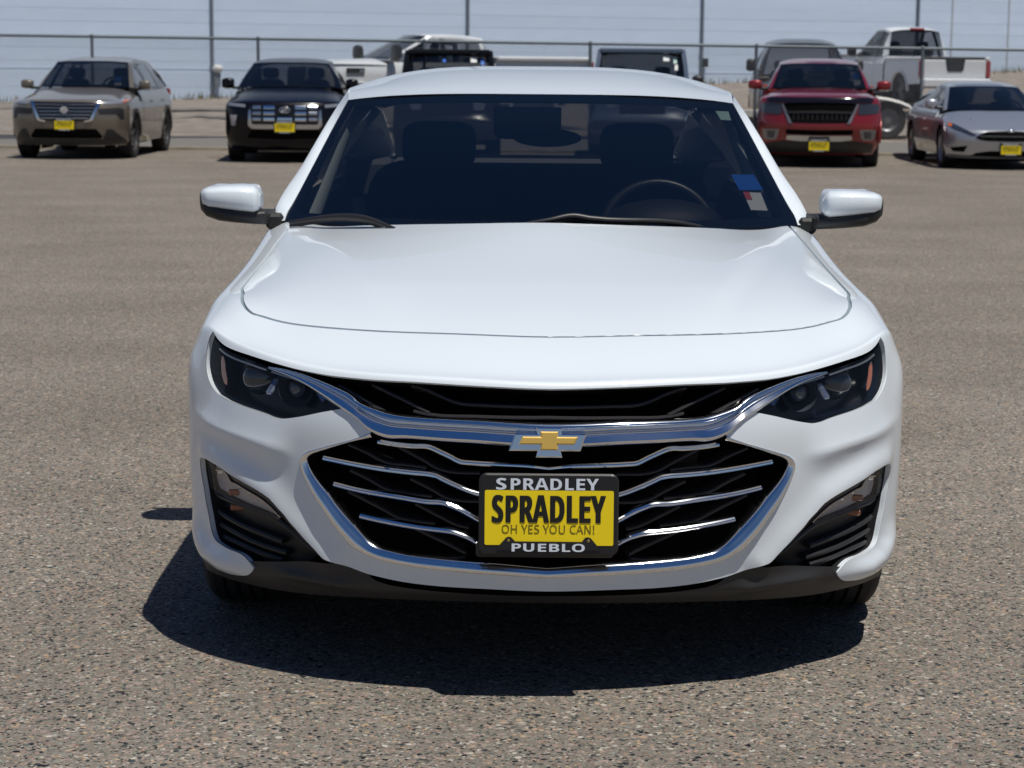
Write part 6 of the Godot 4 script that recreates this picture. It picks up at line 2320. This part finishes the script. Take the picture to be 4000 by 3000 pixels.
func noise_tex(size: int, freq: float, lo: Color, hi: Color, seed_of: int, octaves := 4, stretch := Vector2.ONE) -> ImageTexture:
	var f := FastNoiseLite.new()
	f.seed = seed_of
	f.frequency = freq
	f.noise_type = FastNoiseLite.TYPE_SIMPLEX_SMOOTH
	f.fractal_octaves = octaves
	var img := f.get_seamless_image(size, size)
	img.convert(Image.FORMAT_RGB8)
	var d := img.get_data()
	for i in size * size:
		var k := d[i * 3] / 255.0
		var c := lo.lerp(hi, k)
		d[i * 3] = int(c.r * 255.0)
		d[i * 3 + 1] = int(c.g * 255.0)
		d[i * 3 + 2] = int(c.b * 255.0)
	var out := Image.create_from_data(size, size, false, Image.FORMAT_RGB8, d)
	return ImageTexture.create_from_image(out)


func materials() -> void:
	M.white_paint = mat(Color(0.745, 0.80, 0.85), 0.38, 0.0, 1.0)
	M.white_truck = mat(Color(0.68, 0.70, 0.72), 0.4, 0.0, 0.8)
	M.tan_paint = mat(Color(0.165, 0.14, 0.11), 0.36, 0.35, 1.0)
	M.black_paint = mat(Color(0.004, 0.004, 0.007), 0.22)
	M.black_paint.metallic_specular = 0.4
	M.red_paint = mat(Color(0.23, 0.007, 0.010), 0.34, 0.25, 1.0)
	M.silver_paint = mat(Color(0.46, 0.47, 0.50), 0.34, 0.65, 1.0)
	M.grey_paint = mat(Color(0.034, 0.033, 0.031), 0.4, 0.2, 0.8)
	M.slate_paint = mat(Color(0.075, 0.105, 0.16), 0.35, 0.1, 1.0)
	M.chrome = mat(Color(0.88, 0.89, 0.91), 0.10, 1.0)
	M.satin = mat(Color(0.62, 0.63, 0.66), 0.24, 1.0)
	M.gold = mat(Color(0.80, 0.52, 0.13), 0.34, 0.35)
	M.brass = mat(Color(0.45, 0.33, 0.12), 0.35, 0.8)
	M.steel = mat(Color(0.30, 0.30, 0.31), 0.42, 0.8)
	M.alloy = mat(Color(0.50, 0.51, 0.53), 0.32, 0.8)
	M.alloy_dark = mat(Color(0.10, 0.10, 0.105), 0.35, 0.6)
	M.gloss_black = mat(Color(0.011, 0.011, 0.013), 0.16)
	M.deflector = mat(Color(0.010, 0.008, 0.014), 0.12)
	M.black_plastic = mat(Color(0.017, 0.017, 0.018), 0.46)
	M.lip_black = mat(Color(0.026, 0.026, 0.027), 0.5)
	M.void_black = mat(Color(0.004, 0.004, 0.004), 0.8)
	M.void_black.metallic_specular = 0.15
	M.seal = mat(Color(0.20, 0.25, 0.28), 0.6)
	M.frame = mat(Color(0.013, 0.013, 0.014), 0.38)
	M.yellow = mat(Color(0.93, 0.70, 0.006), 0.42)
	M.letter_white = mat(Color(0.70, 0.75, 0.83), 0.5)
	M.letter_black = mat(Color(0.007, 0.007, 0.006), 0.5)
	M.letter_olive = mat(Color(0.17, 0.135, 0.006), 0.5)
	M.rubber = mat(Color(0.018, 0.018, 0.019), 0.75)
	M.lamp_black = mat(Color(0.005, 0.009, 0.020), 0.22)
	M.lamp_black.metallic_specular = 0.4
	M.lamp_chrome = mat(Color(0.72, 0.74, 0.78), 0.12, 1.0)
	M.lamp_smoke = mat(Color(0.50, 0.47, 0.47), 0.4, 0.2)
	M.lamp_facet = mat(Color(0.24, 0.28, 0.36), 0.2, 0.8)
	M.slat_black = mat(Color(0.03, 0.027, 0.029), 0.3)
	M.amber_lamp = mat(Color(0.42, 0.10, 0.02), 0.3, 0.0, 1.0)
	M.lamp_trim = mat(Color(0.45, 0.42, 0.40), 0.3, 0.9)
	M.headlamp = mat(Color(0.36, 0.37, 0.40), 0.14, 0.5, 1.0)
	M.lamp_dim = mat(Color(0.055, 0.06, 0.075), 0.15, 0.5, 1.0)
	M.amber = mat(Color(0.62, 0.13, 0.015), 0.22, 0.0, 1.0)
	M.red_lens = mat(Color(0.30, 0.01, 0.012), 0.16, 0.0, 1.0)
	M.bulb_glass = mat(Color(0.07, 0.085, 0.11), 0.05, 0.3, 1.0)
	M.clear_lens = pane(Color(0.01, 0.01, 0.012), 0.06)
	M.clear_lens.metallic_specular = 0.3
	M.windshield = pane(Color(0.003, 0.006, 0.012), 0.60)
	M.side_dark = pane(Color(0.004, 0.006, 0.010), 0.93)
	M.rear_glass = pane(Color(0.004, 0.006, 0.009), 0.58)
	M.projector = mat(Color(0.03, 0.04, 0.055), 0.12, 0.2, 1.0)
	M.amber_dim = mat(Color(0.24, 0.06, 0.02), 0.25, 0.0, 1.0)
	M.car_glass = pane(Color(0.004, 0.006, 0.009), 0.80)
	M.car_glass_smoke = pane(Color(0.02, 0.02, 0.02), 0.6)
	M.side_glass = pane(Color(0.004, 0.005, 0.006), 0.45)
	M.frit = mat(Color(0.006, 0.006, 0.007), 0.3)
	M.lining = mat(Color(0.16, 0.16, 0.16), 0.9)
	M.trim_grey = mat(Color(0.48, 0.54, 0.52), 0.8)
	M.seat_black = mat(Color(0.012, 0.012, 0.014), 0.85)
	M.dash = mat(Color(0.010, 0.010, 0.011), 0.6)
	M.dash_gloss = mat(Color(0.03, 0.03, 0.032), 0.35)
	M.shelf = mat(Color(0.14, 0.145, 0.15), 0.8)
	M.wiper = mat(Color(0.02, 0.019, 0.021), 0.42)
	M.sticker_blue = mat(Color(0.008, 0.13, 0.60), 0.5)
	M.sticker_white = mat(Color(0.72, 0.74, 0.72), 0.5)
	M.sticker_mint = mat(Color(0.42, 0.62, 0.55), 0.5)
	M.sticker_red = mat(Color(0.55, 0.08, 0.09), 0.5)
	M.bed_black = mat(Color(0.015, 0.015, 0.016), 0.6)
	M.wood = mat(Color(0.22, 0.165, 0.11), 0.85)
	M.trailer_white = mat(Color(0.60, 0.60, 0.58), 0.5)
	M.galvanised = mat(Color(0.16, 0.19, 0.21), 0.55, 0.3)
	M.wire = mat(Color(0.30, 0.32, 0.34), 0.5, 0.4)
	M.pipe = mat(Color(0.15, 0.18, 0.21), 0.6)
	M.tar = mat(Color(0.135, 0.125, 0.115), 0.85)
	M.grass = mat(Color(1, 1, 1), 0.9)
	M.grass.vertex_color_use_as_albedo = true
	M.wall_trim = mat(Color(0.45, 0.49, 0.54), 0.8)

	var g := speckle(2048, 5)
	var gm := mat(Color(1, 1, 1), 0.88)
	gm.albedo_texture = ImageTexture.create_from_image(g[0])
	gm.uv1_triplanar = true
	gm.uv1_world_triplanar = true
	gm.uv1_scale = Vector3.ONE / 2.5
	gm.heightmap_enabled = true
	gm.heightmap_texture = ImageTexture.create_from_image(g[1])
	gm.heightmap_scale = 0.3
	gm.metallic_specular = 0.3
	gm.albedo_color = Color(0.86, 0.855, 0.855)
	gm.detail_enabled = true
	gm.detail_blend_mode = BaseMaterial3D.BLEND_MODE_MUL
	gm.detail_albedo = noise_tex(512, 0.011, Color(0.87, 0.865, 0.86), Color(1.0, 1.0, 1.0), 77, 6)
	gm.detail_uv_layer = BaseMaterial3D.DETAIL_UV_2
	gm.uv2_triplanar = true
	gm.uv2_world_triplanar = true
	gm.uv2_scale = Vector3(0.07, 0.1, 0.10)
	M.gravel = gm
	var w := noise_tex(512, 0.012, Color(0.795, 0.86, 0.945), Color(0.825, 0.89, 0.97), 21, 5)
	for k in 2:
		var wm := mat(Color(1, 1, 1), 0.85)
		wm.albedo_texture = w
		wm.uv1_triplanar = true
		wm.uv1_world_triplanar = true
		wm.uv1_scale = Vector3(0.15, 0.5, 0.15)
		wm.albedo_color = Color(1, 1, 1) if k == 0 else Color(1.0, 1.0, 1.0)
		M["wall" if k == 0 else "wall_pale"] = wm
	M.wall_pale.albedo_color = Color(0.985, 0.985, 0.985)
	var a := noise_tex(512, 0.02, Color(0.40, 0.37, 0.34), Color(0.62, 0.57, 0.52), 31, 5)
	var am := mat(Color(1, 1, 1), 0.92)
	am.albedo_texture = a
	am.uv1_triplanar = true
	am.uv1_world_triplanar = true
	am.uv1_scale = Vector3(0.16, 0.16, 0.35)
	M.old_asphalt = am
	var c := noise_tex(256, 0.03, Color(0.52, 0.49, 0.44), Color(0.68, 0.64, 0.57), 41, 4)
	var cm := mat(Color(1, 1, 1), 0.9)
	cm.albedo_texture = c
	cm.uv1_triplanar = true
	cm.uv1_world_triplanar = true
	cm.uv1_scale = Vector3(0.3, 1.2, 0.3)
	M.concrete = cm
